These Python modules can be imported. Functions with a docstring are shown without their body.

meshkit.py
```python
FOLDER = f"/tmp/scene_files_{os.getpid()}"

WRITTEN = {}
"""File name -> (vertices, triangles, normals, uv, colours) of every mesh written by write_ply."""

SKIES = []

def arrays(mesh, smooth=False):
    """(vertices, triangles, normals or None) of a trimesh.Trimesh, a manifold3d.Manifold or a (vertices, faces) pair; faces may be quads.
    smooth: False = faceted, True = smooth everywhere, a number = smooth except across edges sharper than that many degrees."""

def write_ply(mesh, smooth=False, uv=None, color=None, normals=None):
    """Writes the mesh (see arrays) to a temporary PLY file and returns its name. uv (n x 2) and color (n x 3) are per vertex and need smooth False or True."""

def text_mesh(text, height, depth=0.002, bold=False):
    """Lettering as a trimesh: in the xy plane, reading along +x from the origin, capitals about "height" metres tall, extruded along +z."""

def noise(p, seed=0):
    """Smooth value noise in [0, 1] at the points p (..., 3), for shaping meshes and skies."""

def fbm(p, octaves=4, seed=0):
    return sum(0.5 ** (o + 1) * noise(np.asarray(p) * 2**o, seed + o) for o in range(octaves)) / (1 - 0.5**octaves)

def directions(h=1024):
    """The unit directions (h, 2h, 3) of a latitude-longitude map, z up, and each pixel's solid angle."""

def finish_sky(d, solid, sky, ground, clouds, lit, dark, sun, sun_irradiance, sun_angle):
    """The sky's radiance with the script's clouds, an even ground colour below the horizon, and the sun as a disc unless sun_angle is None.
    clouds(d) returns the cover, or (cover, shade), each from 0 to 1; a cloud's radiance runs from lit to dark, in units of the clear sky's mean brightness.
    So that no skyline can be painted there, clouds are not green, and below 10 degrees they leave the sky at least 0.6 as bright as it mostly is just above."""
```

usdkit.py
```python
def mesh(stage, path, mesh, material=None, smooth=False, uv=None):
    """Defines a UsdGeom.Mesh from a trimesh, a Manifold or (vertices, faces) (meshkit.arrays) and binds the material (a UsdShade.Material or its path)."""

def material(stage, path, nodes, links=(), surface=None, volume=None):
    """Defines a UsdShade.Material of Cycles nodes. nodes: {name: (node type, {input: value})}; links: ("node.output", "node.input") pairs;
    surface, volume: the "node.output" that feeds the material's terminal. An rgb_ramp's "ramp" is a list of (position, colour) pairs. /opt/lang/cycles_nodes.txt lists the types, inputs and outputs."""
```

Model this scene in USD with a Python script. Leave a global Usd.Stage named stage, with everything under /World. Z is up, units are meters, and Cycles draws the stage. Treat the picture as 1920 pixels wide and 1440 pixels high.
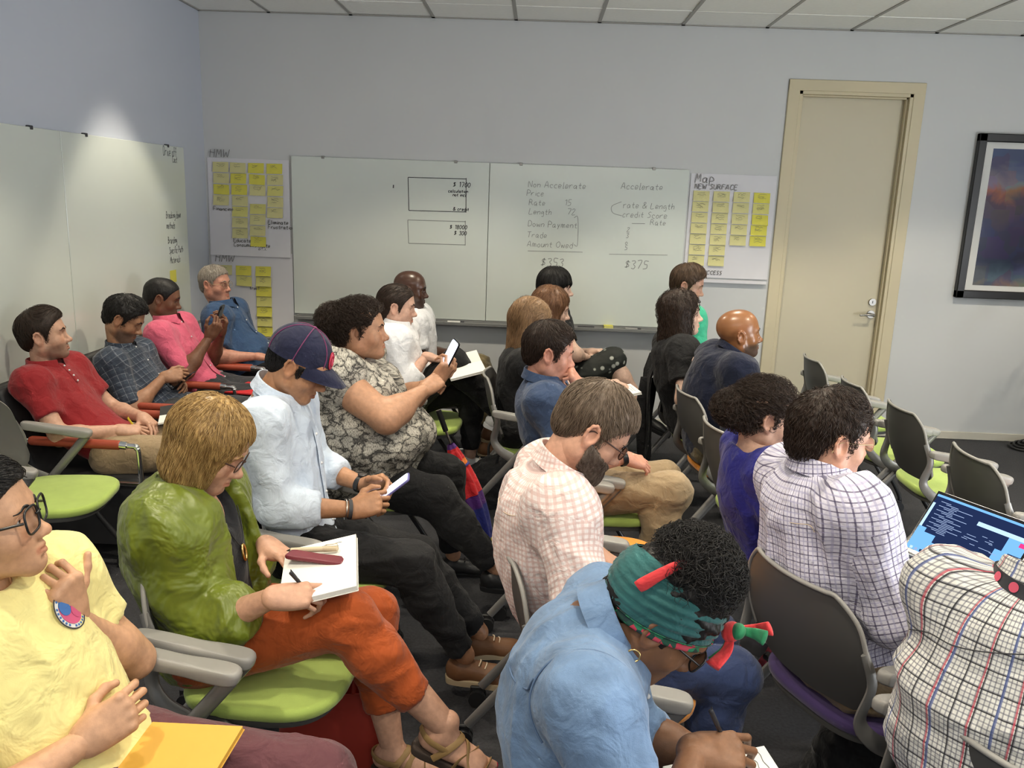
import math, numpy as np, trimesh, usdkit, meshkit
from pxr import Usd, UsdGeom, UsdLux, UsdShade, Sdf, Gf, Vt
from scipy.ndimage import map_coordinates
from scipy.spatial import cKDTree

stage = Usd.Stage.CreateInMemory()
UsdGeom.SetStageUpAxis(stage, 'Z')
UsdGeom.Xform.Define(stage, '/World')
UsdGeom.Scope.Define(stage, '/World/Looks')
V = lambda *a: np.array(a, float)
rng = np.random.default_rng(7)

# ---------------------------------------------------------------- camera
YB, ZC = 6.575, 3.045          # back wall, ceiling
cam = UsdGeom.Camera.Define(stage, '/World/camera')
def set_camera():
    f, pitch, roll, yaw = 1568.2, 0.2221, -0.0359, -0.0245
    cy, sy, cp, sp = math.cos(yaw), math.sin(yaw), math.cos(pitch), math.sin(pitch)
    fw = V(sy*cp, cy*cp, -sp); r0 = V(cy, -sy, 0); d0 = np.cross(fw, r0)
    r = r0*math.cos(roll) + d0*math.sin(roll); d = d0*math.cos(roll) - r0*math.sin(roll)
    m = np.eye(4); m[0, :3] = r; m[1, :3] = -d; m[2, :3] = -fw; m[3, :3] = (2.586, 0, 1.786)
    cam.AddTransformOp().Set(Gf.Matrix4d(*m.ravel().tolist()))
    cam.CreateHorizontalApertureAttr(36.0); cam.CreateVerticalApertureAttr(27.0)
    cam.CreateFocalLengthAttr(36.0*f/1920); cam.CreateClippingRangeAttr(Gf.Vec2f(0.05, 200))
    cam.CreateExposureAttr(EXPOSURE)
EXPOSURE = 1.80
set_camera()

# ---------------------------------------------------------------- light: recessed ceiling downlights out of view, plus soft side and front fill
def disk(name, p, r, power, col, cone=None, soft=.35, aim=(0, 0, -1)):
    l = (UsdLux.SphereLight if cone else UsdLux.DiskLight).Define(stage, '/World/' + name)
    l.CreateRadiusAttr(r); l.CreateIntensityAttr(power); l.CreateColorAttr(Gf.Vec3f(*col))
    if cone:
        s = UsdLux.ShapingAPI.Apply(l.GetPrim()); s.CreateShapingConeAngleAttr(cone); s.CreateShapingConeSoftnessAttr(soft)
    z = -V(*aim)/np.linalg.norm(aim); x = np.cross((0, 1, 0), z); x /= np.linalg.norm(x); y = np.cross(z, x)
    m = np.eye(4); m[0, :3], m[1, :3], m[2, :3], m[3, :3] = x, y, z, p
    l.AddTransformOp().Set(Gf.Matrix4d(*m.ravel().tolist()))
def rect(name, p, w, h, power, col, aim=(0, 0, -1)):
    l = UsdLux.RectLight.Define(stage, '/World/' + name)
    l.CreateWidthAttr(w); l.CreateHeightAttr(h); l.CreateIntensityAttr(power); l.CreateColorAttr(Gf.Vec3f(*col))
    z = -V(*aim)/np.linalg.norm(aim); x = np.cross((0, 1, 0), z) if abs(z[1]) < .9 else V(1, 0, 0); x /= np.linalg.norm(x); y = np.cross(z, x)
    m = np.eye(4); m[0, :3], m[1, :3], m[2, :3], m[3, :3] = x, y, z, p
    l.AddTransformOp().Set(Gf.Matrix4d(*m.ravel().tolist()))
LAMPS = [(1.3, 1.3), (3.1, 1.3), (4.9, 1.3), (1.3, 3.2), (3.1, 3.2), (4.9, 3.2), (1.9, 5.0), (3.7, 5.0), (5.5, 5.0), (7.3, 5.0)]  # lamps out of view; the last one placed to cast the palm shadow
for i, (x, y) in enumerate(LAMPS):
    disk('downlight_beam_%03d' % i, (x, y, ZC-.06), .07, 142, (1, .90, .72), cone=54, soft=.35)
disk('wallwash_beam', (.55, 5.15, ZC-.06), .06, 190, (1, .90, .72), cone=36, soft=.35)
rect('unseen_side_fill', (7.9, 1.2, 1.55), 4.6, 1.9, 4.3, (.93, .965, 1.0), aim=(-1, .12, .95))  # soft side fill out of view, aimed up to brighten the ceiling
rect('added_front_fill', (3.0, -1.2, 2.9), 3.0, 1.2, 1.6, (1, .95, .86), aim=(0, .35, -1))  # added fill behind the camera, softens the light from the front

# ---------------------------------------------------------------- helpers
USED = {}
def path_for(name, parent='/World'):
    k = parent + '/' + name; n = USED.get(k, 0); USED[k] = n+1
    return k if n == 0 else '%s_%03d' % (k, n)
def tag(prim, label=None, cat=None, group=None, kind=None):
    p = prim.GetPrim() if hasattr(prim, 'GetPrim') else prim
    for k, v in (('label', label), ('category', cat), ('group', group), ('kind', kind)):
        if v: p.SetCustomDataByKey(k, v)
    return p
def thing(name, label, cat, loc=(0, 0, 0), rz=0, group=None):
    x = UsdGeom.Xform.Define(stage, path_for(name)); x.AddTranslateOp().Set(Gf.Vec3d(*map(float, loc)))
    if rz: x.AddRotateZOp().Set(float(rz))
    tag(x, label, cat, group); x.base = V(*loc)
    return x
def part(name, mesh, mat, parent=None, smooth=35, label=None, kind=None, uv=None, tint=None, world=False):
    """One Mesh prim below parent (an Xform or a Mesh), or at top level."""
    pp = '/World' if parent is None else str(parent.GetPath())
    if world and parent is not None:
        m = meshkit.arrays(mesh); mesh = trimesh.Trimesh(m[0]-world_base(parent), m[1], process=False)
    if isinstance(mat, str) and mat[0] != '/': mat = '/World/Looks/' + mat
    m = usdkit.mesh(stage, path_for(name, pp), mesh, mat, smooth=smooth)
    api = UsdGeom.PrimvarsAPI(m)
    if uv is not None:
        api.CreatePrimvar('st', Sdf.ValueTypeNames.TexCoord2fArray, 'faceVarying').Set(Vt.Vec2fArray.FromNumpy(np.asarray(uv, np.float32).reshape(-1, 2)))
    if tint is not None:
        api.CreatePrimvar('tint', Sdf.ValueTypeNames.Color3fArray, 'vertex').Set(Vt.Vec3fArray.FromNumpy(np.asarray(tint, np.float32)))
    if label or kind: tag(m, label, kind=kind)
    return m
def world_base(parent):
    p = parent.GetPrim()
    while p.GetParent().GetPath() != Sdf.Path('/World'): p = p.GetParent()
    t = p.GetAttribute('xformOp:translate').Get() if p.HasAttribute('xformOp:translate') else (0, 0, 0)
    return V(*t)
def copy_of(src, loc, rz, label, group=None):
    x = UsdGeom.Xform.Define(stage, path_for(src.GetPrim().GetName().rstrip('0123456789').rstrip('_'))); x.AddTranslateOp().Set(Gf.Vec3d(*map(float, loc))); x.AddRotateZOp().Set(float(rz))
    p = x.GetPrim(); p.GetReferences().AddInternalReference(src.GetPath()); p.SetInstanceable(True)
    cd = src.GetPrim().GetCustomData()
    tag(p, label, cd.get('category'), group or cd.get('group'))
    return x

# ---- mesh builders
def cat(*ms):
    return trimesh.util.concatenate([m if isinstance(m, trimesh.Trimesh) else trimesh.Trimesh(*meshkit.arrays(m)[:2], process=False) for m in ms])
def bx(x0, x1, y0, y1, z0, z1, b=0):
    """Box, with its edges chamfered by b."""
    if not b:
        m = trimesh.creation.box((x1-x0, y1-y0, z1-z0)); m.apply_translation(((x0+x1)/2, (y0+y1)/2, (z0+z1)/2)); return m
    p = [(x, y, z) for s in range(3) for x in ((x0, x1) if s == 0 else (x0+b, x1-b)) for y in ((y0, y1) if s == 1 else (y0+b, y1-b)) for z in ((z0, z1) if s == 2 else (z0+b, z1-b))]
    return trimesh.convex.convex_hull(np.array(p))
def rot(axis, deg):
    return trimesh.transformations.rotation_matrix(math.radians(deg), axis)
def moved(m, t=(0, 0, 0), R=None):
    m = m.copy()
    if R is not None:
        M = np.eye(4); M[:3, :3] = np.asarray(R)[:3, :3]; m.apply_transform(M)
    m.apply_translation(t); return m
def frame_along(P):
    P = np.asarray(P, float); T = np.gradient(P, axis=0); T /= np.linalg.norm(T, axis=1)[:, None]+1e-12
    N = []; u = np.cross(T[0], (0, 0, 1) if abs(T[0][2]) < .9 else (1, 0, 0)); 
    for t in T:
        u = u - t*(u@t); u /= np.linalg.norm(u)+1e-12; N.append(u.copy())
    N = np.array(N); return T, N, np.cross(T, N)
def tube(P, r, n=10, flat=None, caps=True):
    """Swept tube along the points P; r a number or one per point; flat=(a,b) scales the two axes of the section."""
    P = np.asarray(P, float); r = np.interp(np.linspace(0, 1, len(P)), np.linspace(0, 1, np.size(r)), np.ravel(r)); T, N, B = frame_along(P)
    a = np.arange(n)*2*np.pi/n; fa, fb = flat or (1, 1)
    v = P[:, None] + r[:, None, None]*(fa*np.cos(a)[None, :, None]*N[:, None] + fb*np.sin(a)[None, :, None]*B[:, None])
    f = []
    i, j = np.meshgrid(np.arange(len(P)-1), np.arange(n), indexing='ij'); i, j = i.ravel(), j.ravel(); k = (j+1) % n
    q = np.stack([i*n+j, i*n+k, (i+1)*n+k, (i+1)*n+j], 1)
    F = np.vstack([q[:, [0, 1, 2]], q[:, [0, 2, 3]]]); v = v.reshape(-1, 3)
    if caps:
        v = np.vstack([v, P[:1], P[-1:]]); c0, c1 = len(v)-2, len(v)-1; jj = np.arange(n); kk = (jj+1) % n; L = (len(P)-1)*n
        F = np.vstack([F, np.stack([np.full(n, c0), kk, jj], 1), np.stack([np.full(n, c1), L+jj, L+kk], 1)])
    return trimesh.Trimesh(v, F, process=False)
def bez(pts, n=12):
    """Smooth (Catmull-Rom) curve through the points."""
    P = np.asarray(pts, float)
    if len(P) == 2: return np.linspace(P[0], P[1], n)
    Q = np.vstack([2*P[0]-P[1], P, 2*P[-1]-P[-2]]); out = []
    m = max(2, n//(len(P)-1))
    for i in range(len(P)-1):
        a, b, c, d = Q[i:i+4]
        for t in np.linspace(0, 1, m, endpoint=False):
            out.append(.5*(2*b+(c-a)*t+(2*a-5*b+4*c-d)*t*t+(-a+3*b-3*c+d)*t**3))
    return np.array(out+[P[-1]])
def grid_mesh(G, close_u=False, close_v=False, thick=None):
    """Surface from a grid of points (a,b,3); thick gives it a second side."""
    a, b = G.shape[:2]; v = G.reshape(-1, 3)
    i, j = np.meshgrid(np.arange(a if close_u else a-1), np.arange(b if close_v else b-1), indexing='ij'); i, j = i.ravel(), j.ravel(); i2, j2 = (i+1) % a, (j+1) % b
    q = np.stack([i*b+j, i2*b+j, i2*b+j2, i*b+j2], 1); F = np.vstack([q[:, [0, 1, 2]], q[:, [0, 2, 3]]])
    if thick:
        m = trimesh.Trimesh(v, F, process=False); n = np.array(m.vertex_normals); nv = len(v)
        B = np.vstack([v, v-n*thick]); edges = []
        if not close_u: edges += [(np.arange(b-1), np.arange(1, b)), ((a-1)*b+np.arange(1, b), (a-1)*b+np.arange(b-1))]
        if not close_v: edges += [(np.arange(1, a)*b, np.arange(a-1)*b), (np.arange(a-1)*b+b-1, np.arange(1, a)*b+b-1)]
        W = [F, F[:, ::-1]+nv]
        for e0, e1 in edges: W += [np.stack([e0, e0+nv, e1+nv], 1), np.stack([e0, e1+nv, e1], 1)]
        return trimesh.Trimesh(B, np.vstack(W), process=False)
    return trimesh.Trimesh(v, F, process=False)
def pad(outline, z0, z1, r=.015, n=4, crown=0):
    """Cushion: a rounded outline (k,2) extruded from z0 to z1 with edges rounded by r and a crowned top."""
    O = np.asarray(outline, float); c = O.mean(0); rings = []
    nr = np.linalg.norm(O-c, axis=1, keepdims=True)
    for t in np.linspace(-np.pi/2, np.pi/2, 2*n+1):
        z = (z0+r+r*math.sin(t)) if t < 0 else (z1-r+r*math.sin(t)); s = O-(O-c)/nr*r*(1-math.cos(t)); rings.append(np.c_[s, np.full(len(s), z)])
    for k in (.66, .33): rings.append(np.c_[c+(rings[2*n][:, :2]-c)*k, np.full(len(O), z1+crown*(1-k*k))])
    v = np.vstack(rings+[[(c[0], c[1], z1+crown)], [(c[0], c[1], z0)]]); k = len(O); R = len(rings); F = []
    j = np.arange(k); j2 = (j+1) % k
    for i in range(R-1): F += [np.stack([i*k+j, i*k+j2, (i+1)*k+j2], 1), np.stack([i*k+j, (i+1)*k+j2, (i+1)*k+j], 1)]
    F += [np.stack([(R-1)*k+j, (R-1)*k+j2, np.full(k, R*k)], 1), np.stack([j2, j, np.full(k, R*k+1)], 1)]
    return trimesh.Trimesh(v, np.vstack(F), process=False)
def superell(a, b, n=3.0, k=40, c=(0, 0)):
    t = np.arange(k)*2*np.pi/k
    return np.c_[c[0]+a*np.sign(np.cos(t))*np.abs(np.cos(t))**(2/n), c[1]+b*np.sign(np.sin(t))*np.abs(np.sin(t))**(2/n)]

# ---- materials
def look(name, nodes, links, surface):
    return usdkit.material(stage, '/World/Looks/' + name, nodes, links, surface=surface)
def plain(name, col, rough=.6, metal=0, grain=0, gscale=300, bump=0, bscale=200, var=0, vscale=6, **kw):
    """Principled surface, its colour varied by noise (var), with fine bump."""
    n = {'p': ('principled_bsdf', dict(roughness=rough, metallic=metal, base_color=col, **kw)), 't': ('texture_coordinate', {})}; l = []
    if var:
        n['n'] = ('noise_texture', dict(scale=vscale, detail=4)); n['r'] = ('rgb_ramp', {'ramp': [(.3, [c*(1-var) for c in col]), (.7, [min(1, c*(1+var)) for c in col])]})
        l += [('t.object', 'n.vector'), ('n.fac', 'r.fac'), ('r.color', 'p.base_color')]
    if bump:
        n['bn'] = ('noise_texture', dict(scale=bscale, detail=3)); n['b'] = ('bump', dict(strength=bump, distance=.002))
        l += [('t.object', 'bn.vector'), ('bn.fac', 'b.height'), ('b.normal', 'p.normal')]
    return look(name, n, l, 'p.BSDF')
# ---------------------------------------------------------------- smooth-blended solids, meshed by surface nets
def nrm(v):
    v = np.asarray(v, float); return v/(np.linalg.norm(v)+1e-12)
def cone(a, b, ra, rb=None, k=.03, fl=None, cut=0, op=1):
    """Round cone a-b; fl=(direction, factor) widens it that way; cut: 1 flat at a, 2 flat at b, 3 both; op -1 carves."""
    return ('c', np.asarray(a, float), np.asarray(b, float), float(ra), float(ra if rb is None else rb), k, fl, cut, op)
def ell(c, r, k=.03, R=None, op=1):
    return ('e', np.asarray(c, float), np.broadcast_to(r, 3).astype(float), k, np.eye(3) if R is None else np.asarray(R, float), op)
def halfspace(p, n, k=.01):
    """Carves away the side that n points to."""
    return ('h', np.asarray(p, float), nrm(n), k)
def grow(prims, d):
    out = []
    for p in prims:
        if p[0] == 'c' and p[8] > 0: p = p[:3]+(p[3]+d, p[4]+d)+p[5:]
        elif p[0] == 'e' and p[5] > 0: p = p[:2]+(p[2]+d,)+p[3:]
        out.append(p)
    return out
def bounds_of(p):
    if p[0] == 'c':
        m = max(p[3], p[4])*(max(1, p[6][1]) if p[6] else 1); return np.minimum(p[1], p[2])-m, np.maximum(p[1], p[2])+m
    e = np.abs(p[4].T) @ p[2]; return p[1]-e, p[1]+e
M = .095
class Field:
    def __init__(s, prims, h):
        bb = [bounds_of(p) for p in prims if p[0] != 'h' and p[-1] > 0]
        s.lo = np.min([b[0] for b in bb], 0)-2.5*h-.01; hi = np.max([b[1] for b in bb], 0)+2.5*h+.01
        s.h = h; s.n = np.ceil((hi-s.lo)/h).astype(int)+1; s.ax = [(s.lo[i]+h*np.arange(s.n[i])).astype(np.float32) for i in range(3)]
        s.F = np.full(s.n, M, np.float32)
        for p in prims: s.add(p)
    def add(s, p):
        if p[0] == 'h':
            X, Y, Z = s.ax[0][:, None, None], s.ax[1][None, :, None], s.ax[2][None, None, :]
            d = ((X-p[1][0])*p[2][0]+(Y-p[1][1])*p[2][1]+(Z-p[1][2])*p[2][2]).astype(np.float32)
            s.F[...] = smax(s.F, d, p[3]); return
        lo, hi = bounds_of(p); sl = []
        for i in range(3):
            a = max(0, int((lo[i]-M-s.lo[i])/s.h)); b = min(s.n[i], int((hi[i]+M-s.lo[i])/s.h)+2)
            if b <= a: return
            sl.append(slice(a, b))
        sl = tuple(sl); X, Y, Z = s.ax[0][sl[0]][:, None, None], s.ax[1][sl[1]][None, :, None], s.ax[2][sl[2]][None, None, :]
        if p[0] == 'c':
            _, A, B, ra, rb, k, fl, cut, op = p; ab = B-A; L = max(np.linalg.norm(ab), 1e-6); u = ab/L
            x, y, z = X-np.float32(A[0]), Y-np.float32(A[1]), Z-np.float32(A[2])
            q2 = x*x+y*y+z*z; t = x*np.float32(u[0])+y*np.float32(u[1])+z*np.float32(u[2]); tc = np.clip(t, 0, L)
            d2 = q2-2*t*tc+tc*tc
            if fl is not None:
                w = nrm(fl[0]-u*(np.dot(fl[0], u))); g = x*np.float32(w[0])+y*np.float32(w[1])+z*np.float32(w[2]); d2 = d2-g*g*np.float32(1-1/fl[1]**2)
            d = np.sqrt(np.maximum(d2, 1e-12))-(ra+(rb-ra)*tc/L)
            if cut & 1: d = np.maximum(d, -t)
            if cut & 2: d = np.maximum(d, t-L)
        else:
            _, C, r, k, R, op = p
            x, y, z = X-np.float32(C[0]), Y-np.float32(C[1]), Z-np.float32(C[2])
            q = [x*np.float32(R[i, 0])+y*np.float32(R[i, 1])+z*np.float32(R[i, 2]) for i in range(3)]
            k0 = np.sqrt(sum((q[i]/np.float32(r[i]))**2 for i in range(3)))+1e-6; k1 = np.sqrt(sum((q[i]/np.float32(r[i]**2))**2 for i in range(3)))+1e-6
            d = k0*(k0-1)/k1
        d = np.minimum(d, M).astype(np.float32); F = s.F[sl]
        if op > 0: s.F[sl] = smin(F, d, k)
        else: s.F[sl] = smax(F, -d, k)
    def at(s, P):
        return map_coordinates(s.F, ((np.asarray(P)-s.lo)/s.h).T, order=1, mode='nearest')
    def grad(s, P, e=None):
        e = e or s.h; P = np.asarray(P)
        g = np.stack([s.at(P+d)-s.at(P-d) for d in np.eye(3)*e], -1); return g/(np.linalg.norm(g, axis=1, keepdims=True)+1e-9)
    def mesh(s):
        return nets(s.F, s.lo, s.h)
def smin(a, b, k):
    h = np.maximum(k-np.abs(a-b), 0)/k; return np.minimum(a, b)-h*h*(k*.25)
def smax(a, b, k):
    h = np.maximum(k-np.abs(a-b), 0)/k; return np.maximum(a, b)+h*h*(k*.25)
CORN = np.array([(i, j, k) for i in (0, 1) for j in (0, 1) for k in (0, 1)])
EDGE = [(a, b) for a in range(8) for b in range(a+1, 8) if np.abs(CORN[a]-CORN[b]).sum() == 1]
def nets(F, lo, h):
    S = F < 0; n = F.shape
    c = np.zeros(np.array(n)-1, np.int8)
    for i, j, k in CORN: c += S[i:n[0]-1+i, j:n[1]-1+j, k:n[2]-1+k]
    act = (c > 0) & (c < 8); I = np.argwhere(act); idx = np.full(act.shape, -1, np.int32); idx[act] = np.arange(len(I))
    f = np.stack([F[I[:, 0]+a, I[:, 1]+b, I[:, 2]+cc] for a, b, cc in CORN], 1)
    P = np.zeros((len(I), 3)); w = np.zeros(len(I))
    for a, b in EDGE:
        m = (f[:, a] < 0) != (f[:, b] < 0); t = f[m, a]/(f[m, a]-f[m, b]); P[m] += CORN[a]+t[:, None]*(CORN[b]-CORN[a]); w[m] += 1
    v = lo+(I+P/w[:, None])*h; q = []
    for ax in range(3):
        o1, o2 = [(1, 2), (2, 0), (0, 1)][ax]
        sl0 = [slice(None)]*3; sl1 = [slice(None)]*3; sl0[ax] = slice(0, -1); sl1[ax] = slice(1, None)
        a, b = S[tuple(sl0)], S[tuple(sl1)]
        for flip in (0, 1):
            E = np.argwhere((a & ~b) if not flip else (~a & b))
            E = E[(E[:, o1] > 0) & (E[:, o2] > 0) & (E[:, o1] < n[o1]-1) & (E[:, o2] < n[o2]-1)]
            if not len(E): continue
            d1, d2 = np.eye(3, dtype=int)[o1], np.eye(3, dtype=int)[o2]
            g = [idx[tuple(e.T)] for e in (E-d1-d2, E-d2, E, E-d1)]
            q.append(np.stack(g if not flip else g[::-1], 1))
    q = np.vstack(q); d0 = np.linalg.norm(v[q[:, 0]]-v[q[:, 2]], axis=1) <= np.linalg.norm(v[q[:, 1]]-v[q[:, 3]], axis=1)
    T = np.vstack([q[d0][:, [0, 1, 2]], q[d0][:, [0, 2, 3]], q[~d0][:, [0, 1, 3]], q[~d0][:, [1, 2, 3]]])
    return trimesh.Trimesh(v, T, process=False)
def solid(prims, h):
    return Field(prims, h).mesh()
def mirror(m):
    """The other hand, foot or ear of a mesh built for the right side (y flipped)."""
    v = m.vertices.copy(); v[:, 1] *= -1; return trimesh.Trimesh(v, m.faces[:, ::-1], process=False)
# ---------------------------------------------------------------- materials
look('skin', {'a': ('attribute', {'attribute': 'tint'}), 'n': ('noise_texture', {'scale': 60., 'detail': 4.}), 't': ('texture_coordinate', {}), 'v': ('hsv', {'value': 1.}), 'm': ('map_range', {'from_min': .3, 'from_max': .7, 'to_min': .88, 'to_max': 1.10}),
              'bn': ('noise_texture', {'scale': 420., 'detail': 2.}), 'b': ('bump', {'strength': .10, 'distance': .002}), 'p': ('principled_bsdf', {'roughness': .48, 'subsurface_weight': .0, 'specular_ior_level': .4})},
     [('t.object', 'n.vector'), ('n.fac', 'm.value'), ('m.result', 'v.value'), ('a.color', 'v.color'), ('v.color', 'p.base_color'), ('t.object', 'bn.vector'), ('bn.fac', 'b.height'), ('b.normal', 'p.normal')], 'p.BSDF')
look('skin_wet', {'a': ('attribute', {'attribute': 'tint'}), 'p': ('principled_bsdf', {'roughness': .30, 'specular_ior_level': .55})}, [('a.color', 'p.base_color')], 'p.BSDF')
look('eye', {'a': ('attribute', {'attribute': 'tint'}), 'p': ('principled_bsdf', {'roughness': .12})}, [('a.color', 'p.base_color')], 'p.BSDF')
def hair_mat(name, c, c2=None, rough=.42):
    c2 = c2 or [x*1.9 for x in c]
    return look(name, {'t': ('texture_coordinate', {}), 'mp': ('mapping', {'scale': (1., 1., .22)}), 'n': ('noise_texture', {'scale': 130., 'detail': 3.}), 'r': ('rgb_ramp', {'ramp': [(.3, c), (.75, c2)]}), 'b': ('bump', {'strength': .35, 'distance': .003}), 'p': ('principled_bsdf', {'roughness': rough, 'specular_ior_level': .3})},
                [('t.object', 'mp.vector'), ('mp.vector', 'n.vector'), ('n.fac', 'r.fac'), ('r.color', 'p.base_color'), ('n.fac', 'b.height'), ('b.normal', 'p.normal')], 'p.BSDF')
def cloth(name, col, rough=.85, lines=(), weave=.25, wscale=700., sheen=.15, var=.06, spec=.25, bumpn=.8, fs=17, fd=.016):
    """Cloth with woven relief; lines = [(axis 0|1, per metre, width 0-1, colour, strength, phase)] drawn in the cloth's own coordinates."""
    n = {'p': ('principled_bsdf', dict(roughness=rough, sheen_weight=sheen, specular_ior_level=spec)), 'u': ('attribute', {'attribute': 'st'}), 'x': ('separate_xyz', {}), 't': ('texture_coordinate', {}),
         'vn': ('noise_texture', dict(scale=14., detail=4.)), 'vr': ('rgb_ramp', {'ramp': [(.3, [c*(1-var) for c in col]), (.7, [min(1, c*(1+var)) for c in col])]}),
         'bn': ('noise_texture', dict(scale=wscale, detail=2.)), 'fn': ('noise_texture', dict(scale=float(fs), detail=3., distortion=.6)), 'b1': ('bump', dict(strength=weave, distance=.001)), 'b2': ('bump', dict(strength=bumpn, distance=float(fd)))}
    l = [('u.vector', 'x.vector'), ('t.object', 'vn.vector'), ('vn.fac', 'vr.fac'), ('t.object', 'bn.vector'), ('bn.fac', 'b1.height'), ('t.object', 'fn.vector'), ('fn.fac', 'b2.height'), ('b1.normal', 'b2.normal'), ('b2.normal', 'p.normal')]
    last = 'vr.color'
    for i, (ax, f, w, c, k, ph) in enumerate(lines):
        a = 'abc'[0]+str(i)
        n[a+'m'] = ('math', dict(math_type='multiply_add', value2=float(f), value3=float(ph))); n[a+'f'] = ('math', dict(math_type='fraction')); n[a+'l'] = ('math', dict(math_type='less_than', value2=float(w)))
        n[a+'k'] = ('math', dict(math_type='multiply', value2=float(k))); n[a+'x'] = ('mix', dict(color2=c))
        l += [('x.'+'xy'[ax], a+'m.value1'), (a+'m.value', a+'f.value1'), (a+'f.value', a+'l.value1'), (a+'l.value', a+'k.value1'), (a+'k.value', a+'x.fac'), (last, a+'x.color1')]; last = a+'x.color'
    l.append((last, 'p.base_color'))
    return look(name, n, l, 'p.BSDF')
# ---------------------------------------------------------------- the room
plain('wall_paint', (.56, .57, .57), .85, bump=.06, bscale=300, var=.015, vscale=1.5)
plain('wall_paint_blue_light', (.50, .53, .60), .85, bump=.06, bscale=300, var=.015, vscale=1.5)  # left wall: bluish cast of the light put into the paint colour
plain('cream_paint', (.56, .49, .33), .55, var=.02, vscale=3)
plain('door_paint', (.53, .48, .35), .5, var=.015, vscale=2)
plain('carpet', (.030, .030, .034), .95, bump=.9, bscale=420, var=.28, vscale=90)
plain('ceiling_tile', (.86, .86, .82), .95, bump=.3, bscale=260, var=.02, vscale=60)
plain('ceiling_metal', (.34, .33, .30), .5); plain('dark_gap', (.02, .02, .02), .9)
plain('board_glass', (.62, .66, .61), .20, coat_weight=.35, coat_roughness=.08); plain('board_edge', (.16, .24, .20), .3)
plain('grey_metal', (.30, .30, .29), .45, .6); plain('steel', (.30, .29, .27), .38, 1); plain('chrome', (.75, .74, .72), .12, 1)
plain('ink', (.035, .035, .04), .6); plain('ink_faint', (.25, .26, .245), .6); plain('pencil', (.16, .155, .15), .7)
plain('paper', (.66, .65, .68), .85, bump=.12, bscale=25, var=.015); plain('paper_white', (.80, .79, .74), .8)
W3 = lambda *b: bx(*b)
part('floor', bx(-.2, 8.2, -2.2, YB+.3, -.12, 0), 'carpet', kind='structure')
part('wall_left', bx(-.15, 0, -2.2, YB+.15, 0, ZC+.1), 'wall_paint_blue_light', kind='structure')
part('wall_right', bx(8.0, 8.15, -2.2, YB+.15, 0, ZC+.1), 'wall_paint', kind='structure')  # out of view; closes the room so light bounces back
part('wall_front', bx(-.15, 8.15, -2.2, -2.05, 0, ZC+.1), 'wall_paint', kind='structure')  # unseen, behind the camera; returns bounced light
DX0, DX1, DZ = 4.475, 5.305, 2.612
part('wall_back', cat(bx(-.15, DX0, YB, YB+.25, 0, ZC+.1), bx(DX1, 8.15, YB, YB+.25, 0, ZC+.1), bx(DX0, DX1, YB, YB+.25, DZ, ZC+.1)), 'wall_paint', kind='structure')
plain('base_paint', (.56, .53, .45), .6)
b = part('baseboard_back', cat(bx(.005, DX0-.085, YB-.012, YB, 0, .062, .003), bx(DX1+.085, 8, YB-.012, YB, 0, .062, .003)), 'base_paint', kind='structure')
part('baseboard_left', bx(0, .012, -2, YB-.012, 0, .062, .003), 'cream_paint', kind='structure')
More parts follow.
